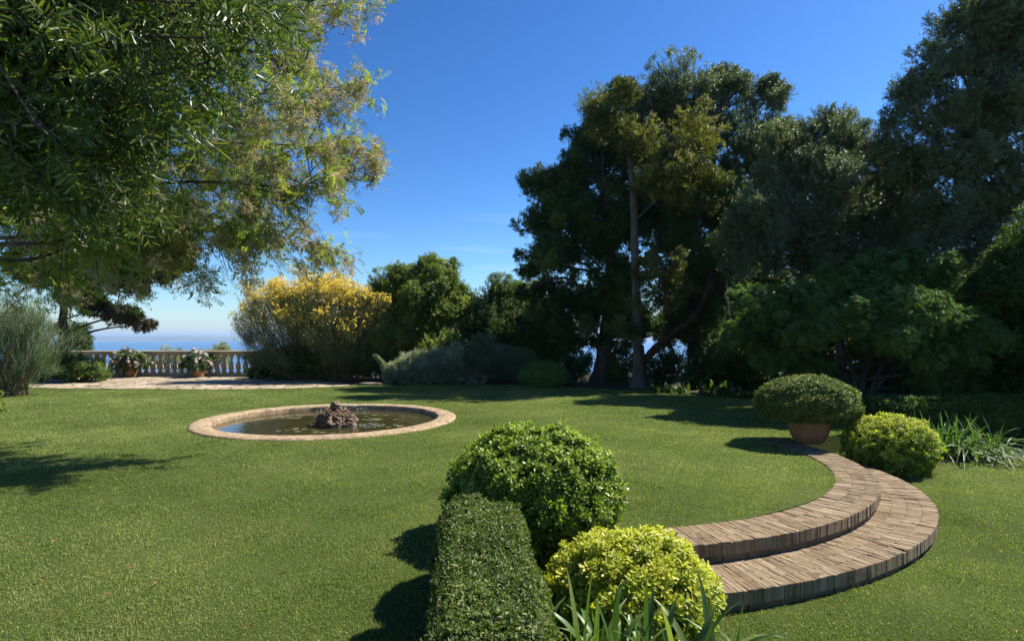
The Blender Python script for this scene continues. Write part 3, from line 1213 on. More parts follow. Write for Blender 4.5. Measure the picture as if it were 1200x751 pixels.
# ------------------------------------------------------------------ leaf sprays ready for use
rp_ = rng_(77)
SP = {
    'broad': [spray_broad(rp_, 7, .105, .05) for _ in range(4)],
    'broad_small': [spray_broad(rp_, 8, .07, .036, .13) for _ in range(4)],
    'holm': [spray_lance(rp_, 12, .075, .03, .2, detail=False) for _ in range(4)],
    'rosette': [spray_rosette(rp_, 10, .062, .025) for _ in range(4)],
    'rosette_far': [spray_broad(rp_, 9, .10, .04, .08) for _ in range(4)],
    'gold': [spray_rosette(rp_, 9, .055, .022, .1, .9) for _ in range(4)],
    'hedge': [spray_broad(rp_, 6, .021, .0125, .03) for _ in range(5)],
    'olive': [spray_lance(rp_, 15, .096, .0155, .28) for _ in range(5)],
    'pinnate': [spray_pinnate(rp_) for _ in range(5)],
    'needle': [spray_needles(rp_) for _ in range(4)],
    'fan': [spray_fan(rp_) for _ in range(4)],
    'small': [spray_broad(rp_, 7, .038, .02, .05) for _ in range(5)],
    'petal': [spray_broad(rp_, 9, .045, .045, .02) for _ in range(3)],
    'pod': [spray_needles(rp_, 12, .05, .014, 1.4) for _ in range(3)],
    'flower_dot': [spray_broad(rp_, 4, .045, .04, .02) for _ in range(3)],
}


# ------------------------------------------------------------------ trees
def limb_set(mb, trunk_path, trunk_r, clumps, subs, rng, thick=.05, twigs=4, seg=6):
    tp = np.array(trunk_path)
    for c, ss in zip(clumps, subs):
        c0 = np.array(c[:3])
        # leave the trunk below the clump
        low = tp[tp[:, 2] < c0[2] - .25 * np.hypot(*(tp[:, :2] - c0[:2]).T).min()]
        if len(low) == 0:
            low = tp[:1]
        i = len(low) - 1
        start = low[i]
        mid = (start + c0) / 2 + np.array([0, 0, .12 * np.linalg.norm(c0 - start)]) + rng.normal(size=3) * .12 * np.linalg.norm(c0 - start)
        path = smooth_path([start, mid, c0], 9)
        ln = np.linalg.norm(c0 - start)
        r0 = min(thick * (.5 + .25 * ln), .55 * trunk_r)
        V, F = tube(path, [r0, .22 * r0 + .006], seg)
        mb.add(V, F)
        for s in ss[rng.permutation(len(ss))[:twigs]]:
            j = rng.integers(4, 9)
            st = path[j]
            m2 = (st + s) / 2 + rng.normal(size=3) * .12 * np.linalg.norm(s - st)
            V, F = tube(smooth_path([st, m2, s], 6), [.25 * r0 + .004, .004], 5)
            mb.add(V, F)


def tree(name, label, cat, trunk, r0, clumps, n, leaf, mat, size=1.0, seed=1, bark='bark', group=None, sub=16, subr=.36, up=.35,
         thin=.0, jitter=.35, thick=.05, twigs=4, tint=.45, tvar=.16, below=-.75, stems=None, rflare=1.35, fill=.2):
    rng = rng_(seed)
    path = smooth_path(trunk, 22)
    t = thing(name, label, cat, tuple(path[0]), group)
    pos, nr, tt, subs = crown_points(clumps, n, rng, sub, subr, up, thin, tint, tvar, below, fill)
    mb = MB()
    rr = np.linspace(1, .28, 22) * r0
    rr[0] *= rflare
    rr[1] *= 1 + (rflare - 1) * .4
    V, F = tube(path, rr, 12, .05, rng)
    mb.add(V, F)
    for st in stems or []:
        V, F = tube(smooth_path(st[0], 14), [st[1], st[1] * .4], 9, .05, rng)
        mb.add(V, F)
    limb_set(mb, path, r0, clumps, subs, rng, thick, twigs)
    mb.build('trunk', M[bark], t, smooth=True)
    mb = MB()
    scatter(mb, SP[leaf], pos, nr, size, rng, tt, jitter)
    mb.build('crown', G[mat], t)
    return t


def shrub(name, label, cat, base, clumps, n, leaf, mat, size=1.0, seed=1, group=None, nst=6, bark='bark', r=.03, part='foliage', **kw):
    rng = rng_(seed)
    base = np.array(base, float)
    t = thing(name, label, cat, tuple(base), group)
    opt = dict(sub=16, subr=.36, up=.35, thin=0, tint=.45, tvar=.14, below=-.75)
    jit = kw.pop('jitter', .35)
    opt.update(kw)
    pos, nr, tt, subs = crown_points(clumps, n, rng, opt['sub'], opt['subr'], opt['up'], opt['thin'], opt['tint'], opt['tvar'], opt['below'])
    keep = pos[:, 2] > base[2] + .02
    pos, nr, tt = pos[keep], nr[keep], tt[keep]
    mb = MB()
    for c, ss in zip(clumps, subs):
        for s in ss[rng.permutation(len(ss))[:nst]]:
            if s[2] < base[2] + .1:
                continue
            b0 = base + np.array([rng.normal() * .12, rng.normal() * .12, -.05])
            m = (b0 * .5 + s * .5) + np.array([0, 0, .05]) + rng.normal(size=3) * .06 * np.linalg.norm(s - b0)
            V, F = tube(smooth_path([b0, m, s], 7), [r, r * .25], 6)
            mb.add(V, F)
    mb.build('stem', M[bark], t, smooth=True)
    mb = MB()
    scatter(mb, SP[leaf], pos, nr, size, rng, tt, jit)
    mb.build(part, G[mat], t)
    return t


# dark cypress-like tree at the left of the grove
YA = 19.5
tree('dense_evergreen_tree', 'dark tree with layered drooping tufts at the left end of the tall grove', 'tree',
     [P(702, 449, YA), P(708, 410, YA), P(716, 330, YA), P(712, 250, YA), P(706, 205, YA)], .30,
     [C(640, 222, 30, YA, .7), C(684, 225, 38, YA, .7, 1), C(632, 262, 28, YA, .6, -.5), C(690, 285, 50, YA, .6), C(648, 300, 38, YA, .6, -.7), C(712, 335, 48, YA, .7, -.5),
      C(655, 345, 34, YA, .6, .8), C(640, 372, 24, YA, .6), C(690, 378, 34, YA, .55), C(616, 316, 12, YA), C(612, 345, 9, YA), C(735, 372, 28, YA, .6), C(730, 250, 45, YA, .7, 1.2), C(660, 395, 18, YA, .5), C(664, 250, 30, YA, .7, -1), C(775, 378, 26, YA, .6, 1), C(800, 390, 20, YA, .7, 1), C(745, 392, 18, YA, .7, 1), C(690, 402, 14, YA, .6), C(692, 172, 26, YA, .8, .5), C(708, 140, 24, YA, .8, .6), C(672, 198, 24, YA, .8), C(722, 112, 15, YA, 1, .6), C(730, 190, 36, YA, .8, 1)],
     46000, 'broad', 'dark', .80, 101, sub=15, subr=.28, fill=.1, up=.15, tvar=.18, tint=.42)
# the tall thin pale trunk with the sparse yellowish crown
YB = 17.6
tb = tree('tall_pale_trunk_tree', 'tall slender tree with a bare pale grey trunk and thin yellowish crown', 'tree',
          [P(747, 458, YB), P(748, 430, YB), P(747, 400, YB), P(744, 300, YB), P(741, 210, YB), P(733, 150, YB), P(726, 125, YB)], .185,
          [C(712, 150, 26, YB, .7), C(752, 165, 26, YB, .6, -.5), C(790, 190, 30, YB, .6, -.4), C(815, 165, 26, YB, .6), C(765, 215, 30, YB, .5, -.5), C(700, 128, 16, YB), C(800, 235, 26, YB, .6), C(735, 110, 16, YB, .7),
           C(775, 315, 26, YB, .6, -.6), C(770, 350, 24, YB, .6, -.6), C(800, 335, 18, YB, .6, -.5), C(730, 385, 14, YB, .7, -.5), C(830, 210, 20, YB, .6)],
          8500, 'broad', 'loose', .85, 102, 'bark_pale', sub=12, subr=.36, up=-.2, twigs=3, thick=.03, tvar=.2, rflare=1.5)
mb = MB()
rng = rng_(103)
V, F = tube(smooth_path([P(745, 437, YB), P(768, 408, YB), P(792, 388, YB - .3), P(812, 372, YB - .5), P(826, 348, YB - .6), P(833, 316, YB - .6)], 20), [.13, .10, .075, .055], 10, .14, rng)
mb.add(V, F)
mb.build('broken_limb', M['bark_red'], tb, smooth=True, label='thick reddish limb leaning right and snapped off')
mb = MB()
V, F = tube(smooth_path([P(750, 462, YB + .1), P(750, 440, YB + .1), P(748, 405, YB)], 10), [.30, .23, .17], 12, .08, rng)
mb.add(V, F)
mb.build('trunk_base', M['bark'], tb, smooth=True, label='dark stout foot of the trunk')
mb = MB()
V, F = tube(smooth_path([P(743, 208, YB), P(765, 196, YB - .2), P(790, 187, YB - .3), P(822, 178, YB - .3)], 12), [.07, .045], 8)
mb.add(V, F)
V, F = tube(smooth_path([P(737, 175, YB), P(760, 168, YB), P(780, 158, YB + .3)], 8), [.05, .025], 8)
mb.add(V, F)
mb.build('side_limb', M['bark_pale'], tb, smooth=True)
# ivy-clad trunk
YI = 18.2
tree('ivy_clad_tree', 'tree whose dark trunk is wrapped in ivy, right of the tall pale trunk', 'tree',
     [P(812, 462, YI), P(812, 380, YI), P(808, 280, YI), P(812, 200, YI), P(820, 150, YI)], .2,
     [C(806, 205, 14, YI, 1.6), C(806, 240, 16, YI, 1.7), C(808, 280, 18, YI, 1.6), C(812, 330, 22, YI, 1.4), C(818, 375, 24, YI, 1.2), C(845, 300, 34, YI, .8), C(790, 280, 28, YI, .7, .6), C(840, 250, 30, YI, .8, .5)],
     22000, 'broad_small', 'dark', .95, 104, sub=18, tint=.40)
# grey-green holm oaks
YC = 20.0
tree('tall_holm_oak', 'tall grey-green evergreen oak rising behind the tall pale trunk', 'tree',
     [P(845, 462, YC), P(848, 380, YC), P(838, 280, YC), P(835, 200, YC), P(830, 140, YC)], .32,
     [C(790, 118, 36, YC, .8), C(840, 122, 34, YC, .9), C(862, 108, 22, YC), C(756, 118, 34, YC, .8), C(812, 160, 44, YC, .8), C(900, 118, 22, YC, 1.0), C(908, 108, 13, YC, 1.2), C(875, 165, 38, YC, .8), C(722, 128, 30, YC, .7), C(760, 170, 40, YC, .7, .5),
      C(905, 185, 34, YC, .8), C(850, 215, 40, YC, .8), C(800, 212, 34, YC, .7, .6), C(770, 250, 40, YC, .7, 1.0), C(835, 100, 14, YC, 1.2), C(870, 260, 36, YC, .7)],
     36000, 'holm', 'holm', .92, 105, sub=15, subr=.30, fill=.1, tvar=.16)
YO = 16.0
tree('olive_grey_tree', 'broad grey-leaved tree in the middle of the grove, lower than its neighbours', 'tree',
     [P(985, 470, YO), P(985, 400, YO), P(975, 330, YO), P(978, 250, YO)], .17,
     [C(950, 182, 44, YO, .8), C(1000, 178, 40, YO, .8), C(1040, 205, 36, YO, .8), C(912, 200, 36, YO, .9), C(925, 160, 18, YO), C(972, 152, 20, YO), C(1020, 250, 44, YO, .8, -.6), C(965, 235, 50, YO, .8, -.8), C(905, 255, 44, YO, .8, -.4), C(940, 290, 44, YO, .7, -.5), C(1000, 300, 46, YO, .7, -.4), C(880, 300, 40, YO, .7), C(1070, 270, 40, YO, .8)],
     42000, 'holm', 'holm', .82, 106, sub=17, subr=.29, fill=.1, tvar=.16, tint=.5)
YD = 13.6
tree('tallest_oak', 'tallest tree, an airy dark evergreen oak reaching the upper right corner', 'tree',
     [P(1165, 470, YD), P(1160, 400, YD), P(1150, 280, YD), P(1140, 180, YD), P(1135, 100, YD)], .17,
     [C(1140, 40, 34, YD, .9), C(1102, 82, 30, YD, .8), C(1062, 112, 20, YD, .7), C(1180, 50, 44, YD, .9), C(1150, 105, 46, YD, .7), C(1095, 140, 40, YD, .7), C(1050, 130, 16, YD, .7), C(1190, 150, 48, YD, .8), C(1125, 185, 50, YD, .7), C(1075, 190, 32, YD, .7), C(1180, 225, 50, YD, .8), C(1135, 15, 14, YD, 1.2),
      C(1215, 95, 40, YD, .9), C(1168, 22, 36, YD, .9), C(1200, 12, 40, YD, .9), C(1084, 100, 24, YD, .8), C(1150, 150, 40, YD, .8, .8), C(1195, 205, 40, YD, .8, .6), C(1160, 65, 40, YD, .8, .8), C(1140, 260, 40, YD, .8, .8), C(1050, 168, 24, YD, .8), C(1110, 245, 44, YD, .7), C(1170, 290, 44, YD, .7), C(1095, 290, 40, YD, .7, .6), C(1130, 330, 40, YD, .8, .6), C(1200, 340, 40, YD, .8, .6)],
     36000, 'holm', 'holm', .80, 107, sub=15, subr=.30, fill=.12, twigs=7, tint=.40, thin=.1)
# the low layered tree in front of them
YE = 11.8
rng = rng_(108)
tree('layered_pittosporum_tree', 'low spreading dark green tree with layered leaf tufts above several bare stems', 'tree',
     [P(1012, 484, YE), P(1010, 455, YE), P(1016, 430, YE), P(1040, 390, YE)], .09,
     [C(1060, 322, 34, YE, .6), C(1000, 338, 36, YE, .6), C(950, 352, 34, YE, .6, -.4), C(1110, 338, 38, YE, .6), C(1150, 358, 36, YE, .6), C(905, 370, 28, YE, .6, -.3), C(1050, 358, 42, YE, .55, -1.0), C(985, 378, 40, YE, .55, -1.0), C(1100, 378, 42, YE, .55, -1.0), C(1150, 395, 34, YE, .6, -.8), C(1045, 398, 38, YE, .5, -1.1), C(940, 392, 30, YE, .55, -.8), C(1095, 415, 36, YE, .5, -.9), C(880, 350, 24, YE, .6), C(1130, 428, 24, YE, .5, -.6), C(1092, 446, 26, YE, .6, -.3), C(1140, 455, 28, YE, .6, .2), C(952, 436, 24, YE, .7), C(905, 420, 26, YE, .7, .2), C(870, 395, 26, YE, .7, .3), C(1020, 312, 24, YE, .6, .4)],
     42000, 'rosette_far', 'layer', .62, 109, sub=30, subr=.24, fill=.16, up=.6, tvar=.16, thick=.03, twigs=3, tint=.5,
     stems=[([P(1003, 484, YE), P(1001, 455, YE), P(998, 430, YE), P(985, 395, YE)], .08), ([P(1006, 470, YE), P(1022, 455, YE), P(1030, 435, YE), P(1060, 400, YE)], .07), ([P(1014, 470, YE), P(1040, 440, YE), P(1090, 410, YE)], .06)])
# dense dark growth closing the view on the right
YF = 11.0
tree('dark_corner_tree', 'dark bushy tree filling the right edge behind the strap-leaved clump', 'tree',
     [P(1230, 500, YF), P(1225, 420, YF), P(1215, 330, YF)], .18,
     [C(1190, 330, 40, YF, .8), C(1225, 290, 50, YF, .8), C(1195, 400, 42, YF, .8, .5), C(1240, 390, 60, YF, .9), C(1185, 455, 34, YF, .8, .6), C(1225, 470, 50, YF, .9), C(1190, 495, 26, YF, .7, .5), C(1160, 470, 24, YF, .8, 1.0)],
     26000, 'broad', 'dark', .66, 110, sub=20, subr=.3, tint=.42)
backs = [
    ('dark bushy tree closing the grove behind the snapped reddish limb', 862, 22.5, [(862, 400, 46), (850, 345, 44), (890, 350, 40), (880, 430, 40), (845, 440, 26), (905, 410, 40)], 120),
    ('dark bushy tree in the deep shade behind the potted round shrub', 940, 20.0, [(940, 410, 46), (915, 445, 34), (960, 440, 36), (950, 360, 44), (985, 400, 40), (905, 385, 40)], 121),
    ('dark bushy tree in the deep shade behind the bare stems and clipped hedge', 1075, 17.0, [(1075, 420, 46), (1050, 450, 30), (1100, 450, 36), (1060, 380, 44), (1110, 390, 44), (1040, 420, 26)], 122),
    ('dark bushy tree in the deep shade above the strap-leaved clump', 1140, 15.5, [(1140, 430, 46), (1125, 465, 34), (1165, 460, 36), (1150, 380, 46), (1180, 410, 44), (1110, 440, 30)], 123),
]
for lab, px, Y, cl, sd in backs:
    tree('dense_dark_tree', lab, 'tree', [P(px, 466, Y), P(px + 3, 420, Y), P(px, 370, Y)], .18,
         [C(a_, b_, c_, Y, .85) for a_, b_, c_ in cl], 8000, 'broad', 'dark', 1.5, sd, sub=18, subr=.34, tint=.36, group='dense dark trees at the back of the grove')

# ------------------------------------------------------------------ shrubs at the back of the lawn
YS = 20.5
shrub('laurel_tree', 'tall bright green laurel-like tree between the yellow broom and the dark shrub', 'tree', P(488, 447, 21.2),
      [C(476, 330, 20, 21.2, .9), C(518, 328, 24, 21.2, .85), C(505, 312, 13, 21.2), C(455, 352, 24, 21.2, .9), C(496, 358, 32, 21.2, .8, -.4), C(528, 362, 20, 21.2, .9), C(466, 388, 32, 21.2, .8, -.5), C(515, 400, 34, 21.2, .8), C(436, 395, 22, 21.2, 1.0), C(480, 422, 32, 21.2, .6), C(530, 425, 24, 21.2, .7), C(440, 428, 20, 21.2, .8)],
      32000, 'broad', 'laurel', .82, 130, r=.05, sub=22, subr=.32, nst=3)
shrub('dark_shrub', 'rounded dark shrub with reddish shoots on top, right of the laurel', 'shrub', P(585, 447, 22),
      [C(580, 372, 36, 22, .9), C(560, 395, 30, 22, .9, -.4), C(610, 390, 32, 22, .9), C(590, 352, 18, 22, .9), C(585, 415, 40, 22, .6), C(548, 372, 16, 22), C(625, 372, 16, 22)],
      18000, 'broad_small', 'dark', 1.1, 131, tint=.42, up=.6)
shrub('pale_tree', 'small sunlit yellow-green tree showing behind the dark shrub', 'tree', P(612, 447, 27),
      [C(612, 345, 15, 27), C(600, 352, 12, 27), C(622, 352, 12, 27), C(610, 375, 22, 27), C(545, 348, 10, 27), C(640, 400, 22, 27)], 3500, 'broad', 'mid', 1.4, 132, tint=.62)
shrub('silver_shrub', 'low silvery grey shrub with upright shoots along the edge of the lawn', 'shrub', P(500, 449, 19.2),
      [C(488, 432, 20, 19.2, .75), C(512, 428, 22, 19.2, .75), C(470, 438, 12, 19.2, .8), C(535, 430, 20, 19.2, .8)], 6500, 'needle', 'grey', 1.25, 133, up=.9, r=.015)
shrub('grey_green_shrub', 'low grey-green shrub between the silvery shrub and the round bush', 'shrub', P(560, 449, 19.3),
      [C(555, 428, 22, 19.3, .8), C(580, 425, 24, 19.3, .8), C(602, 432, 18, 19.3, .8)], 5500, 'needle', 'broom_grey' if 'broom_grey' in G else 'grey', 1.25, 134, up=.9, r=.015, tint=.4)
shrub('spreading_shrub', 'dark green spreading shrub rising behind the low grey ones', 'shrub', P(612, 447, 20.2),
      [C(600, 408, 24, 20.2, .8), C(625, 405, 26, 20.2, .8), C(650, 415, 18, 20.2, .8), C(615, 428, 34, 20.2, .6), C(585, 415, 18, 20.2, .8)], 6500, 'broad_small', 'mid', 1.25, 135, tint=.3)


def clipped(name, label, cat, c, rad, n, leaf, mat, size, seed, bump=.05, depth=.22, lo=-.75, group=None, tint=.5, freq=2.2, stem_base=None, power=2.0, tvar=.12, jitter=.3, part='foliage', root=None, floor=None, up=.25, young=0.0):
    rng = rng_(seed)
    base = (c[0], c[1], c[2] - rad[2] * .9) if stem_base is None else stem_base
    t = root or thing(name, label, cat, tuple(base), group)
    pos, nr = shell_points(c, rad, n, rng, bump, lo, freq, depth, up, power)
    if floor is not None:
        k = pos[:, 2] > floor
        pos, nr = pos[k], nr[k]
    off = rng.uniform(0, 9, 3)
    tv = np.array([mnoise.noise(Vector(p * 6 / max(rad) + off)) for p in pos]) * tvar * 2
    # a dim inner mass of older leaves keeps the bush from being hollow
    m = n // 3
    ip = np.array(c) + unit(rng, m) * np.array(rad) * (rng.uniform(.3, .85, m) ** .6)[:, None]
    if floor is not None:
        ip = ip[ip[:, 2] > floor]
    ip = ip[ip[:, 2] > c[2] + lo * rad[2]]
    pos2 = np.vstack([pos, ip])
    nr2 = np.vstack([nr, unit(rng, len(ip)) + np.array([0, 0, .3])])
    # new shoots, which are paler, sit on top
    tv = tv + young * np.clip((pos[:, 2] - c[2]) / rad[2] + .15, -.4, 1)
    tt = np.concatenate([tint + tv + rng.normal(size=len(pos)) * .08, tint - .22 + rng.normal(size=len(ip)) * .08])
    mbs = MB()
    for k in range(14):
        d = unit(rng, 1)[0]
        d[2] = abs(d[2]) * .8 + .1
        e = np.array(c) + d * np.array(rad) * .75
        b0 = np.array(base) + np.array([rng.normal() * .04, rng.normal() * .04, -.03])
        V, F = tube(smooth_path([b0, (b0 + e) / 2 + rng.normal(size=3) * .04, e], 6), [.016, .005], 6)
        mbs.add(V, F)
    mbs.build('stem', M['bark'], t, smooth=True)
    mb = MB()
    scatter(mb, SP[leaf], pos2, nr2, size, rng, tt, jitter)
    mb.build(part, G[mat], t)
    return t


p = P(638, 440, 18.2)
clipped('round_bush', 'low rounded green bush at the far lawn edge below the dark tree', 'bush', (p[0], p[1], .33), (.74, .6, .40), 2600, 'small', 'bright', 1.5, 140, floor=.02)


# wiry broom shrubs
def broom(name, label, base, clumps, n, mat, seed, length=.42, flowers=0, w=.008, ft=.3, group=None, nst=7, rst=.05):
    rng = rng_(seed)
    base = np.array(base, float)
    t = thing(name, label, 'shrub', tuple(base), group)
    pos, nr, tt, subs = crown_points(clumps, n, rng, 18, .42, .5, 0, .45, .15, -.7)
    keep = pos[:, 2] > base[2] + .05
    pos, nr, tt = pos[keep], nr[keep], tt[keep]
    out = pos - (base + np.array([0, 0, .3]))
    out /= np.linalg.norm(out, axis=1)[:, None]
    d = out * .7 + np.array([0, 0, .55]) + rng.normal(size=pos.shape) * .32
    d /= np.linalg.norm(d, axis=1)[:, None]
    L = length * rng.uniform(.5, 1.25, len(pos))
    side = np.cross(d, rng.normal(size=pos.shape))
    side /= np.linalg.norm(side, axis=1)[:, None]
    a = pos - d * L[:, None] * .5
    b = pos + d * L[:, None] * .5 + np.array([0, 0, -.04]) * rng.uniform(0, 1, (len(pos), 1))
    m = (a + b) / 2 + rng.normal(size=pos.shape) * .02
    ww = w * rng.uniform(.7, 1.3, (len(pos), 1))
    V = np.stack([a - side * ww / 2, a + side * ww / 2, m + side * ww / 2, m - side * ww / 2, b], 1).reshape(-1, 3)
    k = (np.arange(len(pos)) * 5)[:, None]
    mb = MB().add(V, [np.array([[0, 1, 2, 3]]) + k, np.array([[3, 2, 4]]) + k], np.repeat(tt.clip(0, 1), 5))
    mb.build('twigs', G[mat], t, kind='stuff')
    mb = MB()
    for c, ss in zip(clumps, subs):
        for s in ss[rng.permutation(len(ss))[:nst]]:
            if s[2] < base[2] + .2:
                continue
            b0 = base + np.array([rng.normal() * .15, rng.normal() * .1, -.05])
            mm = b0 * .55 + s * .45 + np.array([0, 0, -.06]) + rng.normal(size=3) * .09 * np.linalg.norm(s - b0)
            V, F = tube(smooth_path([b0, mm, s], 9), [rst * rng.uniform(.5, 1), .006], 6)
            mb.add(V, F)
    mb.build('stem', M['broom_stem'], t, smooth=True)
    if flowers:
        z = b[:, 2]
        zmax = np.array([c[2] + c[5] for c in clumps]).max()
        zmin = base[2]
        h = (z - zmin) / (zmax - zmin)
        wgt = np.clip((h - ft) / (1 - ft), 0, 1) ** 1.3 * np.clip(nr[:, 2] + .2, 0, 2) ** 2 * np.clip(.8 + np.array([mnoise.noise(Vector(q * 2.2)) for q in b]) * 1.3, .05, 2) + .001
        ch = rng.choice(len(b), min(flowers, len(b)), p=wgt / wgt.sum())
        mb = MB()
        scatter(mb, SP['flower_dot'], b[ch] + rng.normal(size=(len(ch), 3)) * .03, d[ch], .85, rng, .5 + rng.normal(size=len(ch)) * .2, .6)
        mb.build('flowers', G['yellow'], t, kind='stuff')
    return t


YW = 20.6
broom('flowering_broom', 'yellow flowering broom leaning left over the end of the balustrade', P(372, 448, YW + .4),
      [C(318, 362, 28, YW, .8), C(345, 355, 26, YW, .8), C(305, 388, 24, YW, .9), C(335, 390, 30, YW, .9), C(300, 415, 16, YW, .8), C(330, 418, 24, YW, .7), C(362, 390, 24, YW)],
      13000, 'broom', 150, .40, 8000, .009, .34)
broom('flowering_broom', 'larger rounded broom covered in yellow flowers beside the laurel', P(398, 448, YW),
      [C(395, 352, 30, YW - .2, .8), C(368, 362, 22, YW - .2, .8), C(422, 362, 28, YW - .2, .9), C(385, 385, 32, YW - .4, .9), C(420, 392, 28, YW - .3), C(440, 372, 18, YW - .2), C(400, 412, 26, YW - .4, .8), C(430, 415, 16, YW - .3)],
      16000, 'broom', 151, .40, 10500, .009, .30)
YG = 15.2
broom('grey_broom', 'wispy grey-green broom bush at the left edge of the lawn', P(12, 463, YG),
      [C(20, 372, 30, YG, .9), C(35, 395, 30, YG, .9), C(8, 405, 34, YG), C(35, 425, 26, YG, .9), C(-20, 380, 40, YG), C(-25, 420, 45, YG), C(15, 440, 24, YG, .7), C(48, 380, 14, YG)],
      17000, 'broom_grey', 152, .40, 14, .007, .2)
# undergrowth below the brooms
shrub('dark_undershrub', 'dense dark green shrub below the flowering brooms', 'shrub', P(385, 449, 21.2),
      [C(360, 425, 26, 21.2, .8), C(395, 420, 30, 21.2, .8), C(425, 425, 26, 21.2, .8), C(345, 435, 16, 21.2, .7), C(410, 400, 26, 21.4), C(372, 405, 22, 21.4)], 6500, 'broad_small', 'dark', 1.4, 153, tint=.4)
t = shrub('white_flower_shrub', 'dark leafy shrub with small white flowers at the right end of the balustrade', 'shrub', P(320, 445, 21.7),
          [C(312, 430, 14, 21.7, .9), C(328, 426, 18, 21.7, .9), C(345, 432, 14, 21.7, .8), C(302, 436, 8, 21.7)], 3500, 'small', 'dark', 1.9, 154, tint=.45, r=.012)
rng = rng_(155)
src = None
for k in range(24):
    q = P(rng.uniform(298, 350), rng.uniform(418, 443), 21.35 + rng.normal() * .1) - np.array(t.location)
    if src is None:
        mb = MB()
        scatter(mb, SP['petal'], np.array(t.location)[None] * 1.0, np.array([[0, -.6, .6]]), .85, rng, np.array([.9]), .2)
        src = mb.build('flower', G['petal'], t)
        o = src
    else:
        o = src.copy()
        COL.objects.link(o)
        o.parent = t
    o.location = q
shrub('low_green_shrub', 'low light green shrub in front of the left end of the balustrade', 'shrub', P(92, 446, 19.8),
      [C(80, 432, 16, 19.8, .8), C(100, 433, 15, 19.8, .8), C(112, 437, 8, 19.8, .8), C(60, 432, 16, 19.8, .9)], 3600, 'broad_small', 'mid', 1.0, 156, tint=.62, r=.015)
shrub('dark_sea_shrub', 'dark tufted shrub showing above the balustrade beside the red trunk', 'shrub', P(92, 452, 24.2),
      [C(95, 388, 8, 24.2), C(88, 400, 12, 24.2), C(98, 402, 9, 24.2), C(82, 415, 14, 24.2), C(75, 385, 8, 24.2)], 1800, 'broad_small', 'dark', 1.2, 157, r=.02)
shrub('yellow_green_shrub', 'small yellow-green shrub peeping over the balustrade coping', 'shrub', P(262, 452, 24.3),
      [C(262, 410, 6, 24.3, .7), C(258, 421, 10, 24.3), C(240, 425, 10, 24.3), C(205, 424, 10, 24.3), C(180, 424, 9, 24.3)], 1500, 'needle', 'grey', 1.0, 158, r=.015, tint=.6)
# the thin fuzzy spike leaning over the lawn edge
rng = rng_(159)
t = thing('slender_conifer', 'thin pale fuzzy young conifer leaning at the edge of the lawn', 'conifer', tuple(P(454, 452, 18.9)))
pth = smooth_path([P(454, 452, 18.9), P(452, 438, 18.9), P(447, 426, 18.9), P(440, 418, 18.9)], 60)
V, F = tube(pth, [.03, .01], 6)
MB().add(V, F).build('stem', M['twig'], t, smooth=True)
mb = MB()
k = np.repeat(np.arange(60), 22)
d = unit(rng, len(k))
d[:, 2] = np.abs(d[:, 2]) * .6
pos = pth[k] + d * (.11 * (1 - k / 75))[:, None] * rng.uniform(.3, 1, (len(k), 1))
scatter(mb, SP['needle'], pos, d + np.array([0, 0, .7]), .55, rng, .6 + rng.normal(size=len(k)) * .1)
mb.build('foliage', G['grey'], t)

# stones and low plants along the far bed
def stone(name, label, c, rad, seed, mat='pale_rock'):
    V, F = lumpy(c, rad, seed, 3, .3)
    o = MB().add(V, F).build(name, M[mat], smooth=True)
    tag(o, label, 'stone')


p = P(822, 463, 15.6)
stone('flat_stone', 'flat grey stone lying at the lawn edge under the dark trees', (p[0], p[1], .03), (.33, .2, .07), 41)
p = P(434, 451, 18.6)
stone('kerb_stone', 'long flat brown stone where the terrace paving ends', (p[0], p[1], .03), (.45, .12, .06), 42)


def strap_clump(name, label, base, n, L, spread, seed, w=.03, cat='plant', group=None, mat='strap', rad=.3, radx=None):
    rng = rng_(seed)
    t = thing(name, label, cat, tuple(base), group)
    mb = MB()
    for k in range(n):
        a = rng.uniform(0, 2 * np.pi)
        b0 = np.array(base) + np.array([rng.normal() * (radx or rad), rng.normal() * rad, -.02])
        l = L * rng.uniform(.6, 1.15)
        lean = rng.uniform(.1, 1) * spread
        m = 9
        s = np.linspace(0, 1, m)
        hx = l * (lean * s ** 1.5 * .8)
        hz = l * (s * (1 - .12 * lean) - lean * .62 * s ** 2.6)
        c = b0 + np.stack([hx * math.cos(a), hx * math.sin(a), hz], 1)
        tw = rng.normal() * .25
        sd = np.array([-math.sin(a + tw), math.cos(a + tw), rng.normal() * .15])
        sd /= np.linalg.norm(sd)
        ww = w * rng.uniform(.7, 1.15) * np.array([.55, .8, .95, 1, 1, .95, .8, .5, .04])
        up = np.array([0, 0, 1.0]) * (ww * .22)[:, None]
        V = np.stack([c - sd * ww[:, None] / 2 + up, c, c + sd * ww[:, None] / 2 + up], 1).reshape(-1, 3)
        F = []
        for i in range(m - 1):
            q = i * 3
            F += [(q, q + 1, q + 4, q + 3), (q + 1, q + 2, q + 5, q + 4)]
        tint = np.clip(.45 + rng.normal() * .16 + (.35 if rng.uniform() < .06 else 0), 0, 1)
        mb.add(V, np.array(F), tint)
    mb.build('leaves', G[mat], t, smooth=True)
    return t


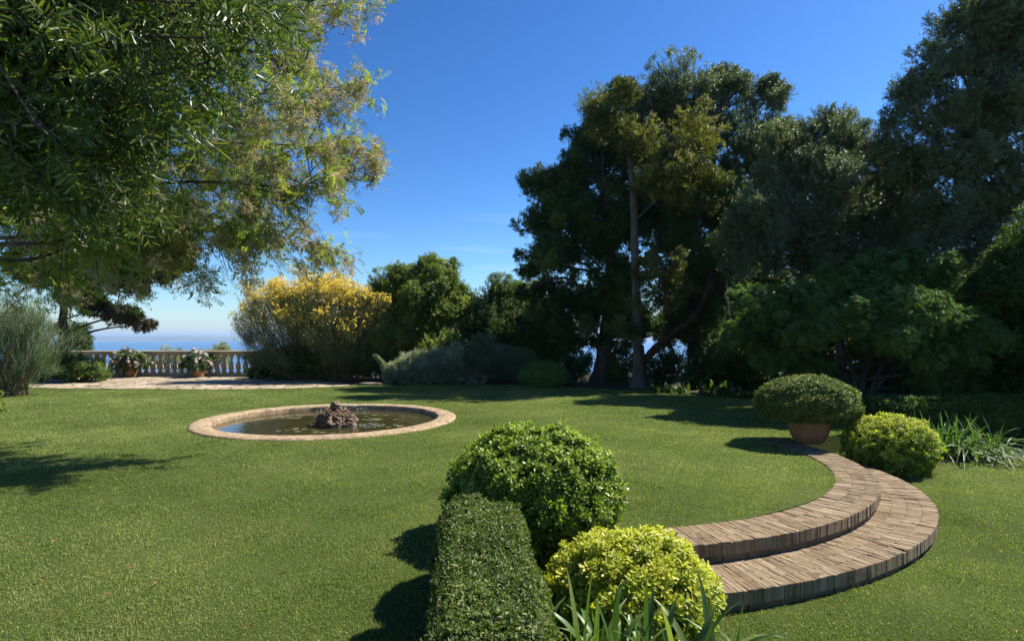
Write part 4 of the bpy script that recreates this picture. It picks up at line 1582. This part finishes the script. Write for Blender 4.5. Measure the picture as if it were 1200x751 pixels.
rng = rng_(60)
for k, (px, py, lab) in enumerate([(790, 461, 'dark broad-leaved plant at the foot of the ivy-clad trunk'), (842, 463, 'dark broad-leaved plant beside the flat grey stone'), (868, 466, 'dark broad-leaved plant between the flat stone and the potted shrub')]):
    Yg = FPX * EYE / (py - HPY)
    strap_clump('shade_plant', lab, P(px, py, Yg), 34, .5, 1.5, 61 + k, .10, mat='dark', rad=.28, group='broad-leaved plants in the shade of the grove')
shrub('shade_shrub', 'dark leafy shrub filling the deep shade left of the potted dome', 'shrub', P(838, 458, 17.0),
      [C(835, 425, 26, 17.0, .9), C(862, 415, 28, 17.0, .9), C(880, 440, 24, 17.0, .8), C(815, 440, 16, 17.0, .8), C(850, 445, 22, 17.0, .6), C(905, 445, 20, 17.0, .7)], 9000, 'broad_small', 'dark', 1.15, 68, tint=.35)
for k, (px, py, lab) in enumerate([(668, 449, 'sparse leafy plant left of the dark trunk, against the sea'), (725, 452, 'sparse leafy plant between the dark trunk and the pale one'), (778, 456, 'sparse leafy plant right of the pale trunk, against the sea')]):
    Y = 19.6
    shrub('thin_shrub', lab, 'shrub', P(px, py, Y), [C(px - 8, 432, 14, Y, .9), C(px + 10, 426, 16, Y, .9), C(px, 444, 16, Y, .5), C(px + 2, 408, 12, Y, .9)], 900, 'broad_small', 'dark', 1.3, 65 + k, r=.012, group='thin shrubs between the trunks')

# ------------------------------------------------------------------ left: red-barked cypress by the balustrade
YL = 21.2
tree('red_cypress', 'dark flat-branched cypress with a reddish trunk by the balustrade', 'tree',
     [P(72, 446, YL), P(76, 410, YL), P(74, 370, YL), P(80, 320, YL), P(95, 250, YL)], .20,
     [C(145, 372, 20, YL, .45), C(165, 380, 11, YL, .5), C(115, 362, 16, YL, .5), C(95, 345, 22, YL, .5), C(140, 330, 30, YL, .45), C(180, 320, 26, YL, .4), C(205, 312, 18, YL, .4), C(120, 300, 36, YL, .45), C(190, 285, 32, YL, .5), C(150, 265, 36, YL, .5), C(195, 255, 28, YL, .5), C(80, 270, 44, YL, .6), C(60, 320, 34, YL, .5)],
     15000, 'fan', 'cedar', 1.25, 160, 'bark_red', sub=16, subr=.3, thick=.045, twigs=4)

# ------------------------------------------------------------------ left: locust reaching over the lawn
rng = rng_(170)
YK = 7.6
loc = thing('locust_tree', 'feathery locust tree with cream flower clusters reaching over the lawn from the left', 'tree', (-9.4, 8.4, 0))
base = np.array([-9.4, 8.4, 0])
fork = np.array([-8.9, 8.3, 2.9])
mbt = MB()
V, F = tube(smooth_path([base + (0, 0, -.1), (-9.3, 8.4, 1.4), fork], 14), [.24, .19, .15], 12, .06, rng)
mbt.add(V, F)
branches = [
    ([(40, 150), (160, 122), (270, 112), (345, 108), (418, 104)], -.2, 1.0),
    ([(60, 200), (180, 172), (280, 168), (360, 172), (434, 182)], .2, 1.1),
    ([(80, 235), (190, 215), (280, 215), (340, 220), (386, 206)], -.5, 1.0),
    ([(60, 275), (170, 255), (260, 255), (330, 272), (388, 293)], .3, 1.1),
    ([(40, 285), (140, 265), (220, 268), (280, 272), (318, 286)], -.3, 1.0),
    ([(20, 305), (100, 282), (160, 285), (205, 300)], .1, .9),
    ([(180, 60), (260, 30), (330, 14), (402, 4)], .3, .9),
    ([(150, 90), (230, 70), (300, 62), (352, 78)], .6, .9),
    ([(10, 250), (90, 225), (150, 225), (220, 240)], 1.0, 1.1),
    ([(-10, 290), (60, 270), (130, 265), (200, 275)], 1.3, 1.1),
    ([(-20, 315), (30, 290), (90, 285), (130, 300)], .8, .8),
    ([(130, 140), (210, 140), (280, 145), (340, 140)], 1.1, 1.0),
    ([(120, 190), (200, 195), (270, 200), (330, 190)], 1.4, 1.0),
    ([(170, 20), (240, -20), (320, -40)], .8, 1.0),
]
lp, ln_, lt = [], [], []
pp, pn = [], []
for bi, (pts, dy, dens) in enumerate(branches):
    n = len(pts)
    w = [P(x, y, YK + dy + .25 * math.sin(i * 1.7 + bi)) for i, (x, y) in enumerate(pts)]
    path = smooth_path([fork] + w, 44)
    V, F = tube(path, [.036, .022, .013, .005], 7, .03, rng)
    mbt.add(V, F)
    m = 16          # leaves and flowers at the very end of the branch
    lp.append(path[-1] + rng.normal(size=(m, 3)) * .10)
    ln_.append(rng.normal(size=(m, 3)) * .7 + np.array([.5, 0, -.3]))
    lt.append(.55 + rng.normal(size=m) * .1)
    m = 60
    pp.append(path[rng.integers(36, 44, m)] + rng.normal(size=(m, 3)) * np.array([.08, .08, .07]) + np.array([.03, 0, -.05]))
    pn.append(rng.normal(size=(m, 3)) + np.array([0, 0, -.5]))
    L = np.linalg.norm(np.diff(path, axis=0), axis=1).sum()
    ntw = int(28 * dens * L / 3.5)
    for k in range(ntw):
        u = rng.uniform(.16, 1.0)
        i = min(int(u * 43), 42)
        s = path[i]
        dirb = path[i + 1] - path[i]
        dirb /= np.linalg.norm(dirb)
        d = dirb * .75 + rng.normal(size=3) * np.array([.5, .7, .55]) + np.array([0, 0, -.22])
        d /= np.linalg.norm(d)
        tl = rng.uniform(.3, 1.15) * (1.15 - .5 * u)
        e = s + d * tl + np.array([0, 0, -.10 * tl])
        tp = smooth_path([s, (s + e) / 2 + np.array([0, 0, .05 * tl]), e], 7)
        V, F = tube(tp, [.008, .003], 5)
        mbt.add(V, F)
        m = int(rng.uniform(7, 11) * (tl / .5 + .3))
        q = tp[rng.integers(1, 7, m)] + rng.normal(size=(m, 3)) * .06
        lp.append(q)
        nn = d * .6 + rng.normal(size=(m, 3)) * .7 + np.array([0, 0, -.25])
        ln_.append(nn)
        lt.append(.5 + rng.normal() * .13 + rng.normal(size=m) * .08)
        if rng.uniform() < .55 + .35 * (u > .7):
            c = tp[rng.integers(4, 7)]
            m = int(rng.uniform(14, 34))
            pp.append(c + rng.normal(size=(m, 3)) * np.array([.055, .055, .085]) + np.array([0, 0, -.07]))
            pn.append(rng.normal(size=(m, 3)) + np.array([0, 0, -.5]))
mbt.build('trunk', M['twig'], loc, smooth=True)
lp, ln_, lt = np.concatenate(lp), np.concatenate(ln_), np.concatenate(lt)
mb = MB()
scatter(mb, SP['pinnate'], lp, ln_, 1.05, rng, lt, .3)
mb.build('crown', G['locust'], loc)
mb = MB()
pp, pn = np.concatenate(pp), np.concatenate(pn)
scatter(mb, SP['pod'], pp, pn, .9, rng, .5 + rng.normal(size=len(pp)) * .2, .5)
mb.build('flower_clusters', G['locust_pod'], loc, kind='stuff')

# ------------------------------------------------------------------ left: olive close to the camera
rng = rng_(180)
ol = thing('olive_tree', 'olive tree with narrow glossy leaves hanging in from the upper left, close up', 'tree', (-4.9, 4.6, 0))
mbt = MB()
V, F = tube(smooth_path([(-4.9, 4.6, -.1), (-4.8, 4.5, 1.2), (-4.6, 4.4, 2.6), (-4.2, 4.2, 3.8)], 18), [.26, .2, .16, .1], 12, .08, rng)
mbt.add(V, F)
lp, ln_, lt = [], [], []
YN = 3.1
starts = [(-4.65, 4.4, 2.5), (-4.5, 4.3, 3.0), (-4.3, 4.25, 3.6), (-4.2, 4.2, 3.8)]
tips = [(40, 255), (90, 262), (130, 248), (180, 235), (120, 215), (200, 205), (235, 165), (255, 135), (255, 100), (265, 70), (300, 62), (330, 40), (350, 20), (310, 5), (240, 30), (190, 60), (150, 100), (100, 140), (60, 180), (20, 220), (10, 150), (60, 90), (120, 40), (200, 0), (20, 40), (-30, 200), (-40, 100), (280, -30), (200, -60), (100, -50), (330, -20), (20, -60), (160, 170), (80, 30), (-60, 20), (140, 190), (220, 110), (60, 235), (20, 190), (100, 180), (180, 140), (140, 140)]
for ti, (x, y) in enumerate(tips):
    e = P(x - 12, y - 26, YN + rng.uniform(-.4, .9))
    s = np.array(starts[ti % 4])
    m1 = s * .55 + e * .45 + np.array([0, 0, .32]) + rng.normal(size=3) * .12
    path = smooth_path([s, m1, e], 30)
    V, F = tube(path, [.03, .014, .004], 7)
    mbt.add(V, F)
    for k in range(16):
        u = rng.uniform(.35, 1)
        i = min(int(u * 29), 28)
        a = path[i]
        dirb = path[i + 1] - path[i]
        dirb /= np.linalg.norm(dirb)
        d = dirb * .8 + rng.normal(size=3) * .36 + np.array([.55, 0, -.25])
        d /= np.linalg.norm(d)
        tl = rng.uniform(.12, .42)
        b = a + d * tl + np.array([0, 0, -.05])
        V, F = tube(smooth_path([a, (a + b) / 2 + np.array([0, 0, .02]), b], 5), [.004, .002], 5)
        mbt.add(V, F)
        m = rng.integers(2, 5)
        q = a + (b - a) * rng.uniform(.2, 1, (m, 1)) + rng.normal(size=(m, 3)) * .03
        lp.append(q)
        ln_.append(np.repeat(d[None], m, 0) + np.array([0, 0, -.15]))
        lt.append(.42 + rng.normal(size=m) * .13)
# the crown above the picture, which shades the hanging branches
m = 1000
q = np.stack([rng.uniform(-5.6, -1.4, m), rng.uniform(2.6, 6.2, m), rng.uniform(3.5, 5.2, m)], 1)
d2 = ((q - np.array([-3.7, 4.4, 4.2])) / np.array([2.2, 1.9, 1.0]))
q = q[(d2 ** 2).sum(1) < 1]
lp.append(q)
ln_.append(rng.normal(size=q.shape) + np.array([.3, 0, 0]))
lt.append(.4 + rng.normal(size=len(q)) * .12)
mbt.build('trunk', M['bark'], ol, smooth=True)
mb = MB()
lp, ln_, lt = np.concatenate(lp), np.concatenate(ln_), np.concatenate(lt)
scatter(mb, SP['olive'], lp, ln_, 1.0, rng, lt, .3)
mb.build('crown', G['olive'], ol)

# small sprig at the very left edge of the lawn
shrub('edge_sprig', 'small leafy bush cut by the left edge of the picture below the grey broom', 'shrub', P(-24, 508, 9.1),
      [C(-20, 478, 13, 9.1, 1.4), C(-38, 475, 22, 9.1, 1.3)], 500, 'broad_small', 'laurel', .9, 185, r=.012)

# ------------------------------------------------------------------ potted geraniums on the terrace
def pot_profile(r, h):
    return [(0, .0), (r * .62, 0), (r * .66, .02), (r * .88, h * .4), (r * .98, h * .72), (r * .96, h * .84), (r * .97, h * .86), (r * 1.05, h * .87), (r * 1.07, h * .93), (r * 1.05, h), (r * .93, h), (r * .90, h * .86), (0, h * .84)]


def geranium(px, lab, h, seed, sx):
    rng = rng_(seed)
    q = P(px, 443, 22.35)
    q[2] = .012
    t = thing('potted_geranium', lab, 'potted plant', tuple(q), 'potted geraniums along the balustrade')
    V, F = lathe(pot_profile(.30, .5), 28, q)
    MB().add(V, F).build('pot', M['terracotta'], t, smooth=True)
    pos, nr, tt, subs = crown_points([(q[0], q[1], .66, .42, .36, .3), (q[0] + sx, q[1] - .05, .6, .38, .34, .34), (q[0] - sx * .3, q[1] - .2, .52, .34, .25, .3)], 2600, rng, 14, .36, .4)
    mb = MB()
    scatter(mb, SP['small'], pos, nr, 1.6, rng, tt, .35)
    mb.build('foliage', G['geranium'], t)
    src = None
    for k in range(95):
        i = rng.integers(0, len(pos))
        dirn = nr[i] / np.linalg.norm(nr[i])
        loc_ = pos[i] + dirn * .09
        if loc_[1] > q[1] + .1:
            continue
        if src is None:
            m2 = MB()
            first = loc_
            dd = unit(rng, 12)
            scatter(m2, SP['petal'], first + dd * .03, dd, .75, rng, .5 + rng.normal(size=12) * .3, .3)
            src = m2.build('flower_head', G['petal'], t)
        else:
            o = src.copy()
            COL.objects.link(o)
            o.parent = t
            s = rng.uniform(.7, 1.15)
            o.scale = (s, s, s)
            o.location = loc_ - np.array(t.location) - s * (first - np.array(t.location))
    return t


geranium(152, 'terracotta pot of white and pink geraniums nearer the red-trunked cypress', .5, 190, .32)
geranium(232, 'terracotta pot of white and pink geraniums nearer the yellow broom', .5, 191, .05)

# ------------------------------------------------------------------ potted round shrub by the steps
pc = np.array([(948 - 600) / FPX * 8.25, 8.25, .012])
pt = thing('potted_shrub', 'big terracotta pot with a dome-shaped shrub beside the brick steps', 'potted plant', tuple(pc))
V, F = lathe([(0, 0), (.17, 0), (.19, .015), (.245, .10), (.275, .20), (.28, .28), (.268, .36), (.262, .375), (.285, .385), (.29, .42), (.285, .45), (.25, .45), (.24, .38), (0, .37)], 48, pc)
V[:, 2] = pc[2] + (V[:, 2] - pc[2]) * 1.08
MB().add(V, F).build('pot', M['terracotta'], pt, smooth=True)
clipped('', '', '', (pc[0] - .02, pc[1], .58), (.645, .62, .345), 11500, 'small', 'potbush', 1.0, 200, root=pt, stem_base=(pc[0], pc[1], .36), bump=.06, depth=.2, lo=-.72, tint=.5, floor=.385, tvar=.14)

# clipped hedge, golden bush and strap-leaved clump at the far end of the steps
def clipped_hedge(name, label, path, width, ztop, zbot, n, seed, size, mat='hedge', leaf='hedge', tint=.5, jag=.012):
    """a box hedge following a path; leaves thick in the skin, a woody inside"""
    rng = rng_(seed)
    pth = smooth_path(path, 60)
    seglen = np.linalg.norm(np.diff(pth, axis=0), axis=1)
    s = np.concatenate([[0], np.cumsum(seglen)])
    L = s[-1]
    t = thing(name, label, 'hedge', (pth[30][0], pth[30][1], zbot))
    h = ztop - zbot
    # perimeter coordinate: left side, top, right side
    per = 2 * h + width
    u = rng.uniform(0, per, n)
    a = rng.uniform(0, L, n)
    c = np.stack([np.interp(a, s, pth[:, k]) for k in range(3)], 1)
    tg = np.stack([np.interp(np.clip(a + .02, 0, L), s, pth[:, k]) - np.interp(np.clip(a - .02, 0, L), s, pth[:, k]) for k in range(3)], 1)
    tg /= np.linalg.norm(tg, axis=1)[:, None]
    sd = np.stack([tg[:, 1], -tg[:, 0], 0 * a], 1)   # to the right of the path
    off = np.where(u < h, -width / 2, np.where(u < h + width, u - h - width / 2, width / 2))
    z = np.where(u < h, zbot + u, np.where(u < h + width, ztop, zbot + (per - u)))
    nr = np.where((u < h)[:, None], -sd, np.where((u < h + width)[:, None], np.array([[0, 0, 1.0]]), sd))
    # round the shoulders, bulge the skin unevenly
    e = .05
    dz = ztop - z
    dx = width / 2 - np.abs(off)
    shrink = np.where((dz < e) & (dx < e), (2 * e - dz - dx) / (2 * e) * e * .5, 0)
    pos = c + sd * (off - np.sign(off) * shrink)[:, None]
    pos[:, 2] = z - shrink
    bumps = np.array([mnoise.noise(Vector(p * 2.2)) * .016 + mnoise.noise(Vector(p * 5)) * .016 + mnoise.noise(Vector(p * 14)) * jag for p in pos])
    nr = nr + sd * (np.sign(off) * (dx < e) * .5)[:, None] + np.array([0, 0, .25])
    nr /= np.linalg.norm(nr, axis=1)[:, None]
    pos = pos + nr * (bumps - .05 * rng.uniform(0, 1, n) ** 1.6)[:, None]
    # both ends
    ne = int(n * width / (2 * per) * .9)
    for k, (i, sg) in enumerate(((0, -1), (-1, 1))):
        tgk = (pth[1] - pth[0] if i == 0 else pth[-1] - pth[-2])
        tgk = tgk / np.linalg.norm(tgk) * sg
        sdk = np.array([tgk[1], -tgk[0], 0])
        q = pth[i] + sdk * rng.uniform(-width / 2, width / 2, (ne, 1)) + tgk * rng.normal(size=(ne, 1)) * .02
        q[:, 2] = rng.uniform(zbot, ztop, ne)
        pos = np.vstack([pos, q])
        nr = np.vstack([nr, np.repeat((tgk + np.array([0, 0, .3]))[None], ne, 0)])
    tt = tint + np.array([mnoise.noise(Vector(p * 3.3)) + .6 * mnoise.noise(Vector(p * 11)) for p in pos]) * .25 + rng.normal(size=len(pos)) * .12
    mb = MB()
    scatter(mb, SP[leaf], pos, nr, size, rng, tt.clip(0, 1), .55)
    mb.build('foliage', G[mat], t)
    # woody stems inside
    mbs = MB()
    for a0 in np.arange(.05, L, .07):
        b0 = np.array([np.interp(a0, s, pth[:, k]) for k in range(3)])
        b0[2] = zbot - .02
        for q in range(4):
            e_ = b0 + np.array([rng.normal() * width * .28, rng.normal() * .1, h * rng.uniform(.75, .93)])
            V, F = tube(smooth_path([b0, (b0 + e_) / 2 + rng.normal(size=3) * .03, e_], 5), [.010, .004], 5)
            mbs.add(V, F)
    mbs.build('stem', M['twig'], t, smooth=True)
    return t


clipped_hedge('clipped_hedge', 'low clipped hedge in shade behind the golden bush and the pot', [(6.1, 9.7, 0), (6.8, 9.8, 0), (8.0, 9.95, 0), (9.6, 10.1, 0)], .6, .46, LOW, 16000, 210, 2.2, 'dark', 'hedge', .5)
p = P(1043, 524, 7.75)
clipped('golden_tipped_bush', 'rounded bush with yellow-green shoot tips beside the terracotta pot', 'bush', (p[0] - .0, 7.75, .05), (.58, .5, .40), 1500, 'gold', 'gold', 1.0, 211, bump=.10, depth=.3, lo=-.8, tint=.34, tvar=.2, young=.3, floor=LOW)
strap_clump('strap_leaved_clump', 'wide clump of arching strap leaves at the far edge of the lower lawn', np.array([(1118 - 600) / FPX * 8.75, 8.75, LOW]), 420, .80, 1.7, 212, .024, mat='layer', rad=.22, radx=.36)

# ------------------------------------------------------------------ foreground: hedge, round bush, golden bush, strap leaves
clipped_hedge('clipped_hedge', 'flat-topped clipped hedge running towards the camera with a dark shadow beside it', [(-.015, .7, 0), (-.05, 1.7, 0), (-.12, 2.6, 0), (-.16, 3.08, 0)], .40, .60, LOW + .02, 100000, 220, .78, jag=.014)
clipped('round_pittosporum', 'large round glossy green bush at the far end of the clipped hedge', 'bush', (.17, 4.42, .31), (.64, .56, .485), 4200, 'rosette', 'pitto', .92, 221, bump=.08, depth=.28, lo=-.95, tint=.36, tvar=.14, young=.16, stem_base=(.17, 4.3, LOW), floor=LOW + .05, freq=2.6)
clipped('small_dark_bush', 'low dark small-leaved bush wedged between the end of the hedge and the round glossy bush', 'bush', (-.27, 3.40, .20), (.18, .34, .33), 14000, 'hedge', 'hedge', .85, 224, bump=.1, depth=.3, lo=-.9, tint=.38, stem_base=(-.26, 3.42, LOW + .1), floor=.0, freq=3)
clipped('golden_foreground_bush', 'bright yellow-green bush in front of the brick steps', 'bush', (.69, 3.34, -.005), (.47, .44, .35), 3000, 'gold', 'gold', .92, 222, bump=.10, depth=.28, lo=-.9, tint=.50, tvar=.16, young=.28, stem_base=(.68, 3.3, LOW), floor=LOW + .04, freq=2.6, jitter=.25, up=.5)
strap_clump('foreground_strap_leaves', 'clump of strap-shaped green leaves in front of the bright golden bush', np.array([.47, 2.58, LOW]), 170, .76, .95, 223, .034, rad=.09, radx=.27)

# fallen leaves on the grass
rng = rng_(230)
src = None
for (px, py) in [(150, 668), (46, 683), (104, 672), (330, 672), (80, 722), (286, 744), (132, 704), (20, 640), (180, 690), (254, 640), (140, 742), (60, 640), (970, 718), (664, 458), (690, 462), (770, 466)]:
    low_ = px > 900
    z = LOW if low_ else 0
    Y = FPX * (EYE - z) / (py - HPY)
    if src is None:
        Vl, Fq, Ft = leaf_long(.05, .016, .4, .012)
        src = MB().add(Vl, [Fq, Ft], .5).build('fallen_leaf', G['dry'])
        o = src
    else:
        o = src.copy()
        COL.objects.link(o)
    o.location = ((px - 600) / FPX * Y, Y, z + .032)
    o.rotation_euler = (rng.normal() * .3, rng.normal() * .3, rng.uniform(0, 6.28))
    tag(o, 'small dry brown leaf lying on the grass', 'leaf', 'fallen leaves on the lawns')
